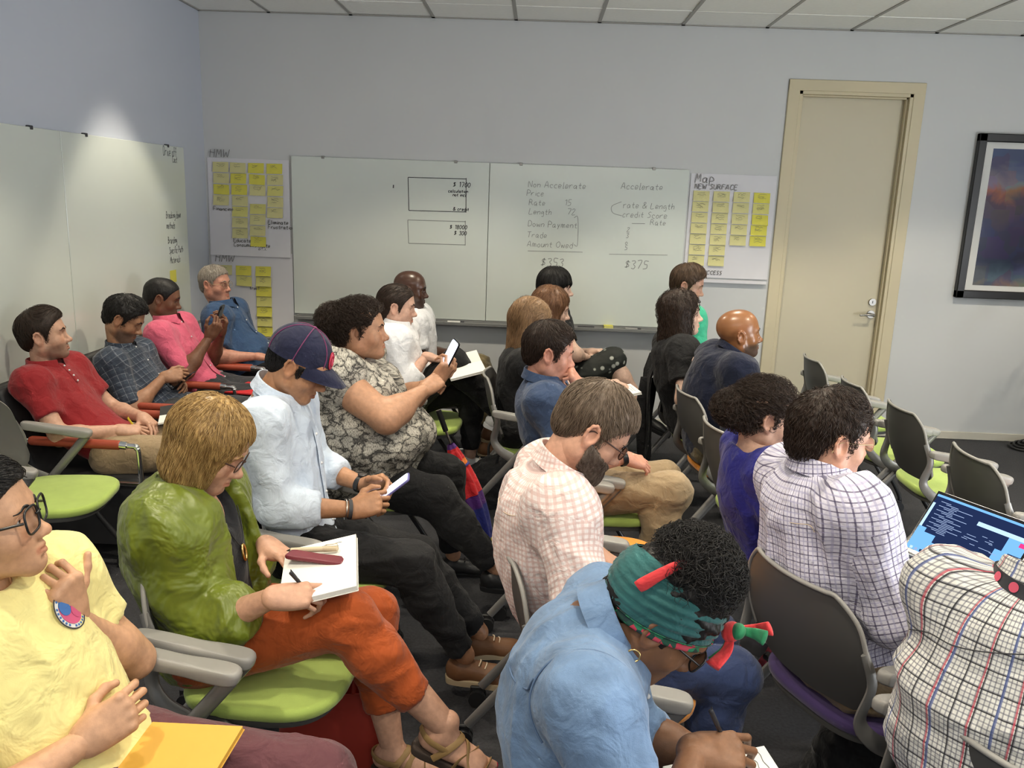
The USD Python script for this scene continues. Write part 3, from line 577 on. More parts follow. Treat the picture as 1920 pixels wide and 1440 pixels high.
# ---- low lounge chairs along the left wall
plain('lounge_black', (.022, .022, .024), .55, bump=.2, bscale=300, var=.2, vscale=10); plain('arm_red', (.33, .055, .025), .5)
def make_lounge(label):
    t = thing('lounge_chair', label, 'lounge chair', (0, 0, 0), 0, 'black lounge chairs along the left wall')
    c = part('seat_cushion', pad(superell(.30, .24, 6, 40, (.46, 0)), .25, .405, .03, 3, .012), 'lounge_black', t, smooth=50); part('piping', tube(bez(np.c_[superell(.30, .24, 6, 40, (.46, 0)), np.full(40, .385)], 80), .005, 6), 'lounge_black', c)
    Rb = rot((0, 1, 0), -20)[:3, :3]; part('back_cushion', moved(pad(superell(.055, .245, 6, 40), 0, .50, .03, 3, .01), (.19, 0, .335), Rb), 'lounge_black', t, smooth=50)
    [part('side_panel', bx(.18, .74, y, y+.016, .08, .40, .004), 'lounge_black', t) for y in (-.262, .246)]
    for sg in (-1, 1):
        y = sg*.272; part('arm_frame', tube(bez([(.10, y, .595), (.18, y, .590), (.66, y, .585), (.705, y, .575), (.718, y, .54), (.722, y, .30), (.728, y, .01)], 40), .0125, 10), 'chrome', t, smooth=True)
        part('arm_pad', tube([(.205, y, .590), (.215, y, .590), (.625, y, .586), (.635, y, .586)], [.018, .0225, .0225, .018], 14), 'arm_red', t, smooth=50, label='red round arm pad'); part('pad_collar', tube([(.63, y, .586), (.665, y, .585)], .019, 14), 'chrome', t)
        part('seat_rail', tube([(.10, y, .405), (.735, y, .395)], .012, 10), 'chrome', t); part('rear_leg', tube([(.10, y, .60), (.10, y, .01)], .0125, 10), 'chrome', t)
    return t
L0 = make_lounge('black lounge chair with red arms under the man in the red polo'); L0.GetPrim().GetAttribute('xformOp:translate').Set(Gf.Vec3d(.05, 3.95, 0))
for y, l in ((4.64, 'the man in navy plaid'), (5.19, 'the man in the pink shirt'), (5.76, 'the grey haired man in blue')): copy_of(L0, (.06, y, 0), 0, 'black lounge chair with red arms under '+l)
# ---------------------------------------------------------------- people: heads, hands, feet, bodies, clothes, hair
EYE = V(.0735, .0315, .013)
def head_prims(o):
    """Head in its own frame: x forward, y left, z up, origin between the ears. o: shape options."""
    jw, ck, ns, fat = o.get('jaw', 1), o.get('cheek', 1), o.get('nose', 1), o.get('fat', 0)
    up = o.get('open', .7); L = []
    L += [ell((-.010, 0, .045), (.100, .077, .086), .02), ell((.030, 0, .048), (.060, .066, .066), .04),
          ell((.038, 0, -.022), (.050, .058+fat*.6, .078), .04)]
    for s in (1, -1):
        L += [cone((.002, s*.050*jw, -.050), (.072, s*.014*jw, -.090), .019+fat, .016+fat*.6, .03),
              cone((-.005, s*.056, -.01), (.002, s*.050*jw, -.050), .018+fat, .018+fat, .03),
              ell((.058*ck, s*.040, -.022), (.026+fat*.5, .026+fat, .027+fat*.5), .03)]
    L += [ell((.076, 0, -.090), (.020, .022*jw, .018), .022), ell((.072, 0, -.056), (.026, .031, .030), .03),
          cone((.080, -.040, .033), (.080, .040, .033), .0125, k=.022), ell((.086, 0, .028), (.012, .02, .016), .02)]
    for s in (1, -1): L.append(ell((.098, s*.0325, .012), (.019, .019, .0135), .014, op=-1))
    for s in (1, -1):
        e = EYE*V(1, s, 1); L.append(ell(e, (.0150, .0165, .0140), .006))
        if up > .05: L.append(ell(e+V(.0155, s*.001, -.0012-.003*(1-up)), (.0105, .0140, .0078*up), .0020, op=-1))
        L.append(cone(e+V(.0125, -s*.014, .0045), e+V(.0095, s*.015, .0035), .0028, .0026, .005))
    nl = .024*ns
    L += [cone((.088, 0, .020), (.093+nl*.8, 0, -.022), .0075, .0100, .014), ell((.095+nl*.85, 0, -.027), (.0115, .0115, .0105), .010),
          ell((.094+nl*.35, .0125, -.031), (.0125, .0072, .0085), .008), ell((.094+nl*.35, -.0125, -.031), (.0125, .0072, .0085), .008)]
    for s in (1, -1):
        L.append(ell((.099+nl*.45, s*.0065, -.0385), (.0045, .0030, .003), .003, op=-1))
        L += [cone((.0995, s*.005, -.0550), (.085, s*.026, -.0608), .0066, .0034, .006), cone((.0990, 0, -.0680), (.085, s*.024, -.0628), .0078, .0036, .006)]
        L.append(cone((.1085, 0, -.0614), (.089, s*.026, -.0620), .0016, .0014, .003, op=-1))
        # ear
        ar = [V(-.006+.0175*math.cos(q)-.12*.030*math.sin(q), s*(.0825+.004*math.sin(q)-.003*math.cos(q)), .005+.030*math.sin(q)) for q in np.linspace(-.35, 4.2, 8)]
        L += [cone(a, b, .0042, .0042, .004) for a, b in zip(ar[:-1], ar[1:])]
        L += [ell((-.006, s*.077, .004), (.018, .0075, .032), .008, R=rot((0, 1, 0), -12)[:3, :3].T @ rot((0, 0, 1), s*22)[:3, :3].T),
              ell((-.001, s*.074, -.022), (.010, .008, .013), .008), ell((-.001, s*.0865, .004), (.0095, .0062, .017), .005, op=-1)]
    L.append(ell((.104, 0, -.0785), (.010, .017, .0040), .008, op=-1))
    return [x for x in L if x]
def fingers(curl, spread=(.10, .03, -.05, -.14), thumb=((.62, .62, -.42), (.86, .34, -.30), (.95, .1, -.25)), s=1.0):
    """Right hand, palm down: x to the fingers, y to the thumb, z to the back of the hand; wrist at the origin."""
    mc = [(.088, .0295), (.092, .0088), (.087, -.0122), (.079, -.0315)]; ln = [(.043, .026, .021), (.048, .030, .022), (.044, .028, .021), (.034, .021, .019)]
    L = []
    for (x, y) in mc: L.append(cone((.004, y*.55, -.001), (x, y, 0), .0165, .0115, .018))
    L += [ell((.045, -.002, -.006), (.045, .034, .014), .02), cone((-.010, 0, 0), (.02, 0, 0), .0215, .0215, .02, fl=((0, 1, 0), 1.2)), ell((.034, .024, -.014), (.030, .016, .014), .02)]
    for i in range(4):
        p = V(mc[i][0], mc[i][1], 0); a = 0; R = (.0088, .0079, .0072, .0062)
        if i == 3: R = tuple(r*.86 for r in R)
        for j in range(3):
            a += math.radians(curl[i][j]); d = V(math.cos(a)*math.cos(spread[i]), math.sin(spread[i])*max(.15, math.cos(a)), -math.sin(a)); q = p+nrm(d)*ln[i][j]
            L.append(cone(p, q, R[j], R[j+1], .0022)); p = q
    for (x, y) in mc: L.append(ell((x-.001, y, .0062), (.010, .0072, .0082), .005))
    p = V(.020, .024, -.012)
    for d, l, ra, rb in zip(thumb, (.044, .033, .026), (.0135, .0108, .0094), (.0108, .0094, .0078)):
        q = p+nrm(d)*l; L.append(cone(p, q, ra, rb, .008)); p = q
    return L
HANDS = dict(
    relax=([(18, 30, 16), (24, 34, 18), (28, 38, 20), (32, 40, 22)],),
    flat=([(8, 10, 6), (10, 12, 8), (12, 14, 8), (14, 16, 10)],),
    pen=([(16, 50, 20), (24, 58, 28), (32, 64, 32), (40, 68, 34)], (.10, .035, -.04, -.12), ((.72, .50, -.48), (.86, .06, -.50), (.92, -.22, -.32))),
    phone=([(38, 52, 30), (44, 58, 34), (48, 60, 36), (52, 62, 38)], (.08, .02, -.03, -.08), ((.72, .68, -.12), (.92, .25, -.25), (.93, -.2, -.3))),
    fist=([(70, 88, 48), (72, 92, 50), (74, 92, 50), (74, 90, 48)], (.03, .01, -.01, -.04), ((.75, .45, -.5), (.7, -.05, -.7), (.45, -.75, -.5))),
    grip=([(40, 48, 28), (46, 52, 30), (50, 54, 30), (52, 56, 32)], (.06, .02, -.02, -.06), ((.6, .62, -.5), (.78, .2, -.6), (.75, -.2, -.62))),
    chin=([(56, 62, 30), (66, 72, 36), (70, 74, 38), (74, 76, 40)], (.05, .015, -.02, -.05), ((.55, .72, -.2), (.72, .62, -.2), (.8, .5, -.2))))
HCACHE = {}
def hand_mesh(pose, side, h):
    k = (pose, h)
    if k not in HCACHE: HCACHE[k] = solid(fingers(*HANDS[pose]), h)
    return HCACHE[k] if side < 0 else mirror(HCACHE[k])
def hand_frame(f, dors):
    x = nrm(f); z = nrm(dors-x*np.dot(dors, x)); return np.stack([x, np.cross(z, x), z], 1)
def ik(S, W, hint, l1, l2):
    S, W = V(*S), V(*W); d = W-S; L = np.linalg.norm(d); k = max(1.0, L/(l1+l2)*1.002); l1, l2 = l1*k, l2*k; u = d/L
    c = np.clip((l1*l1+L*L-l2*l2)/(2*l1*L), -1, 1); n = V(*hint)-S; n = nrm(n-u*np.dot(n, u))
    return S+u*l1*c+n*l1*math.sqrt(max(0, 1-c*c))
def foot_prims():
    """Bare right foot: x to the toes, sole at z=0, ankle joint at (0,0,.085)."""
    L = [cone((0, 0, .10), (0, 0, .062), .034, .036, .03), ell((-.028, 0, .036), (.034, .031, .036), .02), cone((0, 0, .055), (.11, .006, .024), .034, .024, .03),
         ell((.095, .004, .022), (.06, .042, .020), .02), ell((.03, -.012, .02), (.06, .026, .02), .02)]
    for i, (y, r, x) in enumerate([(.028, .0125, .178), (.008, .0088, .176), (-.008, .0082, .168), (-.022, .0078, .158), (-.035, .0075, .146)]):
        L.append(cone((x-.045, y*.95, .016), (x, y, .012), r, r*.92, .006))
    L.append(halfspace((0, 0, 0), (0, 0, -1), .006)); return L
def shoe_prims(kind):
    L = [ell((-.025, 0, .045), (.044, .037, .05), .02), cone((-.01, 0, .05), (.12, .004, .034), .041, .036, .03), ell((.125, .002, .03), (.075, .045, .036), .02), ell((.19, .004, .022), (.03, .034, .024), .02)]
    if kind == 'boot': L.append(cone((-.01, 0, .05), (-.008, 0, .12), .044, .043, .02, cut=2))
    L.append(halfspace((0, 0, 0.012), (0, 0, -1), .006)); return L
def sole_mesh():
    o = [(-.072, 0), (-.06, .03), (-.02, .04), (.06, .04), (.13, .052), (.185, .046), (.218, .02), (.22, -.005), (.20, -.032), (.15, -.047), (.06, -.042), (-.02, -.04), (-.06, -.03)]
    return pad(bez(o+[o[0]], 52)[:-1], 0, .026, .006, 2)
FCACHE = {}
def cached(key, fn):
    if key not in FCACHE: FCACHE[key] = fn()
    return FCACHE[key]

def wrinkle(m, amp, scale=9, seed=0, axis=None):
    """Cloth folds: ridged noise pushed along the normals."""
    n = np.array(m.vertex_normals); p = np.array(m.vertices)*scale
    if axis is not None: a = nrm(axis); p = p-np.outer(p@a, a)*.55
    p = p+1.2*(np.stack([meshkit.noise(p*.6+i*17, seed) for i in range(3)], 1)-.5)
    r = 1-np.abs(2*meshkit.noise(p+3.3, seed)-1); r2 = 1-np.abs(2*meshkit.noise(p*2.1+9.1, seed+5)-1)
    m.vertices = np.array(m.vertices)+n*(amp*(r**2*1.0+.45*r2**2-.5))[:, None]
    return m
class Uv:
    """Cloth coordinates: every face belongs to the bone nearest to it; u runs around the bone, v along it, in metres."""
    def __init__(s): s.b = []
    def bone(s, a, b, side, R, w=1.0): s.b.append((V(*a), V(*b), np.asarray(side, float), R, w))
    def get(s, m):
        v = np.array(m.vertices); f = np.array(m.faces); D = []; U = []
        for a, b, side, R, w in s.b:
            ab = b-a; L = np.linalg.norm(ab); u = ab/L; q = v-a; t = q@u; tc = np.clip(t, -.1, L+.1)
            x = nrm(side-u*np.dot(side, u)); y = np.cross(u, x); qx, qy = q@x, q@y
            D.append(np.sqrt((q-np.outer(np.clip(t, 0, L), u))**2 @ np.ones(3))/w); U.append(np.stack([np.arctan2(qy, qx)*R, t], 1))
        D = np.array(D); U = np.array(U); fb = D[:, f].mean(2).argmin(0)
        uv = U[fb[:, None], f]; per = np.array([2*np.pi*b[3] for b in s.b])[fb][:, None]
        uv[..., 0] += np.where(uv[..., 0] < uv[..., 0].max(1, keepdims=True)-per/2, per, 0)
        return uv.reshape(-1, 2)+fb.repeat(3)[:, None]*.37

def collar_mesh(C, up, fr, r, hgt=.032, fold=.042, spread=.35, gap=.30, pts=.03, flare=.012, lat=1.08, n=44):
    """Shirt collar: a stand around the neck and a leaf folded over it, longer at the two points in front."""
    up = nrm(up); fr = nrm(fr-up*np.dot(fr, up)); lf = np.cross(up, fr); G = []
    for th in np.linspace(gap, 2*np.pi-gap, n):
        d = fr*math.cos(th)+lf*math.sin(th)*lat; e = math.exp(-((min(th, 2*np.pi-th)-gap)/.45)**2); fl = fold+pts*e; dn = 1-.35*math.cos(th)
        low = -up*.010*math.cos(th)
        prof = [(r-.003, -.034), (r-.001, hgt*.55), (r+.001, hgt*.95), (r+.005, hgt), (r+.008, hgt*.85), (r+flare*.8, hgt-.45*fl), (r+flare*1.5, hgt-fl), (r+flare*1.35, hgt-fl-.001), (r+flare*.6, hgt-.45*fl), (r+.004, hgt*.78), (r+.002, hgt*.4), (r+.001, -.034)]
        G.append([C+d*a*(1+.0*dn)+up*b*(1-.12*math.cos(th))+low+fr*(.010*e) for a, b in prof])
    return grid_mesh(np.array(G), close_v=True)
def strands(F, base, flow, n, seg=5, step=.01, rg=None, outer=None, where=None, lift=(.0, .004), curl=0, wid=.0007, jit=.15):
    """Hair strands rooted on the hair's outer surface, lying along flow(points); they stop where the hair is cut away."""
    v, f = np.array(base.vertices), np.array(base.faces); A = base.area_faces; pick = rg.choice(len(f), n*3, p=A/A.sum()); w = rg.dirichlet((1, 1, 1), n*3)
    P = (v[f[pick]]*w[..., None]).sum(1); O = outer or F
    P = P[np.abs(O.at(P)) < .0035]
    if where is not None: P = P[where(P)]
    P = P[:n]; n = len(P)
    if n == 0: return None
    off = rg.uniform(*lift, n); out = [P+O.grad(P)*off[:, None]]; J = rg.normal(0, jit, (n, 3)); W = rg.normal(0, 1, (n, 3)); ph = rg.uniform(0, 6.28, n); go = np.ones(n)
    for i in range(seg):
        d = flow(P)+J; g = O.grad(P); d = d-g*(d*g).sum(1, keepdims=True); d /= np.linalg.norm(d, axis=1, keepdims=True)+1e-9
        Q = P+d*step*go[:, None]
        for _ in range(2): Q = Q-O.grad(Q)*np.clip(O.at(Q), -.02, .02)[:, None]
        bad = F.at(Q) > .006; go = np.where(bad, .12*go, go); P = np.where(bad[:, None], P+(Q-P)*.15, Q)
        R = P+O.grad(P)*off[:, None]
        if curl: R = R+curl*(np.cross(d, g)*np.sin(ph+i*1.9)[:, None]+g*np.cos(ph+i*1.9)[:, None])+W*curl*.3*(i+1)/seg
        out.append(R)
    return np.stack(out, 1), wid
def curve_part(name, S, wid, mat, parent, R=np.eye(3), t=(0, 0, 0)):
    P = S@np.asarray(R).T+np.asarray(t)-world_base(parent); n, k = P.shape[:2]
    c = UsdGeom.BasisCurves.Define(stage, path_for(name, str(parent.GetPath())))
    c.CreateTypeAttr('linear'); c.CreateCurveVertexCountsAttr(Vt.IntArray.FromNumpy(np.full(n, k, np.int32)))
    c.CreatePointsAttr(Vt.Vec3fArray.FromNumpy(P.reshape(-1, 3).astype(np.float32)))
    w = np.tile(np.linspace(1, .45, k)*wid*2, n); c.CreateWidthsAttr(Vt.FloatArray.FromNumpy(w.astype(np.float32))); c.SetWidthsInterpolation('vertex')
    UsdShade.MaterialBindingAPI.Apply(c.GetPrim()).Bind(mat)
    return c
# hair styles: solids in the head's frame, carved away from the face; then strands over them
def hair_prims(st, o):
    t = o.get('hair_t', .010); L = []
    SK = [ell((-.010, 0, .045), (.100+t*.8, .077+t*.7, .086+t), .02), ell((.030, 0, .048), (.060+t*.8, .066+t*.7, .066+t), .04), ell((.038, 0, -.022), (.050+t*.5, .058+t*.5, .078), .04)]; sk = SK[0]
    hl = o.get('hairline', 0); face = [ell((.130+hl, 0, -.020+hl), (.100, .25, .112), .008, op=-1)]
    ears = [ell((-.005, s*.088, .000), (.027, .0225, .041), .006, op=-1) for s in (1, -1)]
    if 'ztop' in o: face.append(halfspace((0, 0, o['ztop']), (0, 0, 1), .005))
    nape = [halfspace((-.075, 0, -.062), (.42, 0, -1), .012)]
    if st == 'short':
        L = SK+[ell((.008, 0, .075), (.080+t*.5, .060+t*.5, .060+t*.8), .03), ell((-.056, 0, -.010), (.048, .056, .052), .02)]+face+ears+nape
        L += [ell((.072, s*.070, -.055), (.055, .03, .062), .01, op=-1) for s in (1, -1)]
    elif st == 'quiff':
        L = SK+[ell((.018, 0, .088), (.078, .058, .056+t), .03), ell((.066, 0, .092), (.026, .044, .024+t), .02), ell((-.056, 0, -.010), (.048, .056, .052), .02)]+face+ears+nape
        L += [ell((.072, s*.070, -.055), (.055, .03, .062), .01, op=-1) for s in (1, -1)]
    elif st == 'buzz':
        L = [ell((-.010, 0, .045), (.1035, .0805, .0895), .02), ell((.030, 0, .048), (.0630, .0690, .0690), .04), ell((.038, 0, -.022), (.052, .0600, .078), .04), ell((-.06, 0, -.005), (.048, .058, .052), .02)]+face+ears+nape
        L += [ell((.078, s*.064, -.035), (.056, .03, .070), .01, op=-1) for s in (1, -1)]
    elif st == 'bob':
        L = [sk, ell((.0, 0, .062), (.102, .086, .082), .03)]
        for s in (1, -1): L += [cone((-.01, s*.066, .05), (.002, s*.073, -.080), .036, .030, .03), cone((.043, s*.062, .045), (.048, s*.066, -.066), .024, .018, .03)]
        L += [cone((-.058, 0, .02), (-.050, 0, -.080), .051, .044, .04), cone((-.03, .04, -.03), (-.03, .043, -.080), .042, .037, .03), cone((-.03, -.04, -.03), (-.03, -.043, -.080), .042, .037, .03)]
        L += [ell((.118, 0, -.030), (.062, .058, .120), .012, op=-1), halfspace((0, 0, -.105), (.12, 0, -1), .02)]
    elif st in ('long', 'bangs'):
        tp = math.tan(math.radians(o.get('pitch', 0)))
        L = [sk, ell((-.005, 0, .06), (.104, .085, .088), .03)]
        zl = o.get('hair_len', -.30)
        for s in (1, -1): L += [cone((-.02, s*.066, .03), (-.045-zl*.6*tp, s*.075, zl*.6), .032, .030, .03), cone((-.045-zl*.6*tp, s*.075, zl*.6), (-.05-zl*tp, s*.062, zl), .030, .018, .03)]
        L += [cone((-.065, 0, .0), (-.078-zl*.6*tp, 0, zl*.6), .046, .040, .04), cone((-.078-zl*.6*tp, 0, zl*.6), (-.075-zl*tp, 0, zl), .040, .022, .04)]
        L += [ell((.118, 0, -.045), (.066, .066, .110 if st == 'bangs' else .125), .012, op=-1)]
        if st == 'bangs': L += [cone((.082, -.045, .052), (.082, .045, .052), .014, k=.02), cone((.093, -.03, .045), (.093, .03, .045), .009, k=.02)]
    elif st == 'shoulder':
        L = [sk, ell((-.012, 0, .055), (.108, .090, .092), .03)]
        for s in (1, -1): L += [cone((-.01, s*.072, .04), (-.005, s*.086, -.12), .036, .036, .03), cone((.035, s*.066, .04), (.035, s*.080, -.10), .026, .024, .03)]
        L += [cone((-.065, 0, .02), (-.070, 0, -.13), .056, .054, .04), cone((-.04, .05, -.02), (-.045, .055, -.12), .045, .04, .03), cone((-.04, -.05, -.02), (-.045, -.055, -.12), .045, .04, .03)]
        L += [ell((.118, 0, -.040), (.062, .060, .125), .012, op=-1), halfspace((0, 0, -.150), (0, 0, -1), .03)]
    elif st == 'updo':
        L = [ell((-.010, 0, .046), (.106, .083, .093), .02), ell((-.06, 0, -.005), (.052, .062, .055), .02), ell((.030, 0, .048), (.065, .071, .071), .04), ell((.038, 0, -.022), (.053, .061, .078), .04)]+face+ears+nape
        b = o.get('bun', (-.105, 0, .07, .055)); L = L[:4]+[ell(b[:3], (b[3]*1.05, b[3]*1.15, b[3]), .03)]+L[4:]
    elif st == 'back':
        L = [ell((-.010, 0, .046), (.106, .083, .093), .02), ell((.030, 0, .048), (.065, .071, .071), .04), ell((.038, 0, -.022), (.053, .061, .078), .04), cone((-.055, 0, .0), (-.062, 0, -.065), .056, .044, .03)]+face+ears
    return L
def hair_flow(st, o):
    cr = V(-.045, 0, .135)
    part_y = o.get('part', .02)
    def short(P):
        d = P-cr; d[:, 2] -= .02; d = d/np.linalg.norm(d, axis=1, keepdims=True)
        k = np.clip((P[:, 0]+.02)/.06, 0, 1)*np.clip((P[:, 2]-.05)/.04, 0, 1)*2.2; return d+k[:, None]*V(*o.get('sweep', (-.2, -.9, .3)))
    def down(P):
        top = np.clip((P[:, 2]-.05)/.06, 0, 1)[:, None]; s = np.where(P[:, 1] > part_y, 1, -1)[:, None]
        return (1-top)*V(-.10, 0, -1)+top*(s*V(0, 1, 0)+V(-.25, 0, -.1))
    def bob(P):
        c = V(-.02, 0, .15); d = P-c; top = np.clip((P[:, 2]-.02)/.08, 0, 1)[:, None]; return top*d/np.linalg.norm(d, axis=1, keepdims=True)+(1-top)*V(.08, 0, -1)
    def up(P):
        b = V(*o.get('bun', (-.105, 0, .07, .055))[:3]); d = b-P; return d/(np.linalg.norm(d, axis=1, keepdims=True)+1e-6)
    return dict(short=short, quiff=short, buzz=short, bob=bob, long=down, bangs=bob, shoulder=bob, updo=up, back=up)[st]
def Rhead(yaw, pitch, roll):
    return (rot((0, 0, 1), yaw) @ rot((0, 1, 0), pitch) @ rot((1, 0, 0), roll))[:3, :3]
def union(ms):
    try:
        import manifold3d as m3
        A = [m3.Manifold(m3.Mesh(np.asarray(m.vertices, np.float32), np.asarray(m.faces, np.uint32))) for m in ms]
        if any(a.is_empty() for a in A): raise ValueError
        r = A[0]
        for a in A[1:]: r = r+a
        g = r.to_mesh(); return trimesh.Trimesh(np.array(g.vert_properties)[:, :3], np.array(g.tri_verts), process=False)
    except Exception:
        return cat(*ms)
def mixc(a, b, w):
    return np.asarray(a)*(1-w[:, None])+np.asarray(b)*w[:, None]
def person(label, s):
    near = s.get('near', 0); hb, hh, hn, hc = ((.0095, .0027, .0030, .0078), (.013, .0040, .0042, .0105))[0 if near else 1]
    H, N, C = V(*s['hip']), V(*s['neck']), V(*s['head']); root = thing('person', label, 'person', (H[0], H[1], 0)); s['root'] = root
    yaw, pyaw = math.radians(s.get('yaw', 0)), math.radians(s.get('pyaw', s.get('yaw', 0)))
    U = nrm(N-H); L = V(-math.sin(yaw), math.cos(yaw), 0); L = nrm(L-U*np.dot(L, U)); tl = math.radians(s.get('tilt', 0)); L = nrm(L*math.cos(tl)+U*math.sin(tl)); Fr = np.cross(L, U)
    Lp = V(-math.sin(pyaw), math.cos(pyaw), 0); Fp = V(math.cos(pyaw), math.sin(pyaw), 0)
    g, belly, bust, ar, lg = s.get('g', 1), s.get('belly', 0), s.get('bust', 0), s.get('ar', 1), s.get('lg', 1); sw = s.get('sw', .18)
    mid = (H+N)/2-Fr*s.get('bend', .015); D = np.linalg.norm(N-H)
    Rt = np.stack([Fr, L, U]); pe = lambda t: (1-t)**2*H+2*t*(1-t)*(2*mid-(H+N)/2)+t*t*N
    Uu = nrm(N-pe(.5)); Lu = nrm(L-Uu*np.dot(L, Uu)); Fu = np.cross(Lu, Uu); Ru = np.stack([Fu, Lu, Uu])
    SR, SL = N-Lu*sw-Uu*.055+Fu*s.get('shR', .01), N+Lu*sw-Uu*.055+Fu*s.get('shL', .01)
    hR = Rhead(*s.get('hd', (0, 0, 0))); hs = s.get('hs', 1.0)
    ua, fa = s.get('ua', .285), s.get('fa', .255)
    RE = ik(SR, s['RW'], s.get('RE', SR-L*.12-U*.25-Fr*.1), ua, fa); LE = ik(SL, s['LW'], s.get('LE', SL+L*.12-U*.25-Fr*.1), ua, fa); RW, LW = V(*s['RW']), V(*s['LW'])
    hj = .095*min(1.25, g); HR, HL = H-Lp*hj, H+Lp*hj
    RA, LA = V(*s['RA']), V(*s['LA']); RK = ik(HR, RA, s.get('RK', HR+Fp*.4+V(0, 0, .6)), .42, .41); LK = ik(HL, LA, s.get('LK', HL+Fp*.4+V(0, 0, .6)), .42, .41)
    s.update(SR=SR, SL=SL, RE_=RE, LE_=LE, RK_=RK, LK_=LK)
    # trunk
    def trunk(d=0, k=.06):
        q = [ell(pe(.02)+Fp*.005, (.112*g+d, .172*g+d, .105+d), k, R=np.stack([Fp, Lp, V(0, 0, 1)])), ell(pe(.30)+Fr*(.012+belly*.55), (.100*g+belly+d, .148*g+belly*.6+d, .135+d), k, R=Rt),
             ell(pe(.52)+Fr*belly*.25, (.104*g+belly*.4+d, .150*g+belly*.25+d, .135+d), k, R=Rt), ell(pe(.70)+Fr*.005, (.108*g+d, .160*(.5+.5*g)+d, .14+d), k, R=Ru), ell(pe(.86)-Fu*.004, (.084*g+d, min(.15, sw*.84)+d, .062+d), k, R=Ru),
             cone(N-Uu*.055, SR+Lu*.015, .048+d, .046+d, .05), cone(N-Uu*.055, SL-Lu*.015, .048+d, .046+d, .05), ell(SR, (.055*ar+d,)*3, .06), ell(SL, (.055*ar+d,)*3, .06)]
        if bust:
            for sg in (1, -1): q.append(ell(pe(.66)+Fr*(.075*g+bust*.2)+L*sg*.075, (.055+bust+d, .066+bust+d, .062+bust+d), .045, R=Rt))
        return q
    def arm(S, E, W, d=0, f=1.0, end=0, k=.035):
        """Arm to the fraction f (1 elbow, 2 wrist), thickened by d."""
        r0, r1, r2, r3 = .049*ar+d, .041*(.4+.6*ar)+d, .0415*(.45+.55*ar)+d, .0262+d*.9
        if f <= 1: p = S+(E-S)*f; return [cone(S, p, r0, r0+(r1-r0)*f, .06 if d > 0 else k, cut=end)]
        q = [cone(S, E, r0, r1, .06 if d > 0 else k)]; t = f-1; m = E+(W-E)*.3
        if t <= .3: return q+[cone(E, E+(W-E)*t, r1, r2, k, cut=end)]
        return q+[cone(E, m, r1, r2, k), cone(m, E+(W-E)*t, r2, r2+(r3-r2)*(t-.3)/.7, k, cut=end)]
    def leg(J, K, A, d=0, f=2.0, end=0, k=.04):
        r0, r1, r2, r3 = .088*lg+d, .060*(.4+.6*lg)+d, .057*(.5+.5*lg)+d, .036+d
        if f <= 1: return [cone(J, J+(K-J)*f, r0, r0+(r1-r0)*f, k, cut=end)]
        t = f-1; bk = nrm((J-K)-(A-K)*np.dot(J-K, A-K)/np.dot(A-K, A-K)); m = K+(A-K)*.32+bk*.012; q = [cone(J, K, r0, r1, k)]
        if t <= .32: return q+[cone(K, K+(m-K)*t/.32, r1, r2, k, cut=end)]
        return q+[cone(K, m, r1, r2, k), cone(m, m+(A-m)*(t-.32)/.68, r2, r2+(r3-r2)*(t-.32)/.68, k, cut=end)]
    nd = nrm(C-N); nr = s.get('neck_r', .054); Hb = C+hR@V(-.018, 0, -.055)
    nc = nrm(nd+Uu*.7)
    neck = lambda d=0: [cone(N-nd*.03, Hb, nr*1.06+d, nr*.96+d, .035)]
    top, bot = s['top'], s['bottom']; sl = top.get('sleeve', .55); slR, slL = (sl if isinstance(sl, tuple) else (sl, sl))
    # ---- body: trunk, limbs, head and hands as one surface
    B = trunk(-.012)+arm(SR, RE, RW)[:0]+arm(SR, RE, RW, f=2)+arm(SL, LE, LW, f=2)+neck()+leg(HR, RK, RA)+leg(HL, LK, LA)
    if s.get('cleav'): B.append(ell(pe(.86)+Fr*.05, (.06*g, .10*g, .07), .05, R=Rt))
    ms = [solid(B, hb)]; o = s.get('face', {})
    hF = Field(head_prims(o)+[cone((-.018, 0, -.055), hR.T@((N-C)/hs*.75+V(0, 0, 0)), nr*.93/hs, nr*.90/hs, .035)], hh/hs); hm = hF.mesh(); hv = np.array(hm.vertices)
    sk = np.array(s['skin']); lip = np.array(o.get('lip', sk*V(.86, .62, .60))); col = np.tile(sk, (len(hv), 1))
    x, y, z = hv.T; w = np.clip(1-np.abs(z+.0615)/.0095, 0, 1)*np.clip((.026-np.abs(y))/.006, 0, 1)*(x > .078); col = mixc(col, lip, np.clip(w*1.8, 0, .85))
    w = np.exp(-((np.abs(y)-.040)/.016)**2-((z+.02)/.02)**2)*(x > .03)+np.exp(-((x-.118)/.012)**2-(y/.012)**2-((z+.027)/.012)**2)*.8+((np.abs(y) > .077)*.6); col = mixc(col, sk*V(1.02, .80, .74), np.clip(w*.55, 0, 1))
    if o.get('stubble'):
        w = np.clip((-.030-z)/.014, 0, 1)*np.clip((x-.002)/.02, 0, 1)*np.clip(1-np.exp(-((z+.0615)/.009)**2-(y/.024)**2), 0, 1)*np.clip((.012-z-.0)/.02, 0, 1)*(hv[:, 2] > -.125); w *= np.where((np.abs(y) < .045) | (z < -.05), 1, .8)
        col = mixc(col, o.get('stubble_col', (.06, .045, .04)), np.clip(w*o['stubble'], 0, 1))
    if o.get('scalp'):
        w = np.clip((z-.055+.55*(x-.0))/.03, 0, 1)*0+np.clip((.03-x+.25*z)/.03, 0, 1)*np.clip((z-.01)/.03, 0, 1)*np.clip((.125-z)/.03, 0, 1); col = mixc(col, o['scalp'], w*.45)
    hm.vertices = hv@hR.T*hs+C; ms.append(hm); src = [(np.array(hm.vertices), col)]
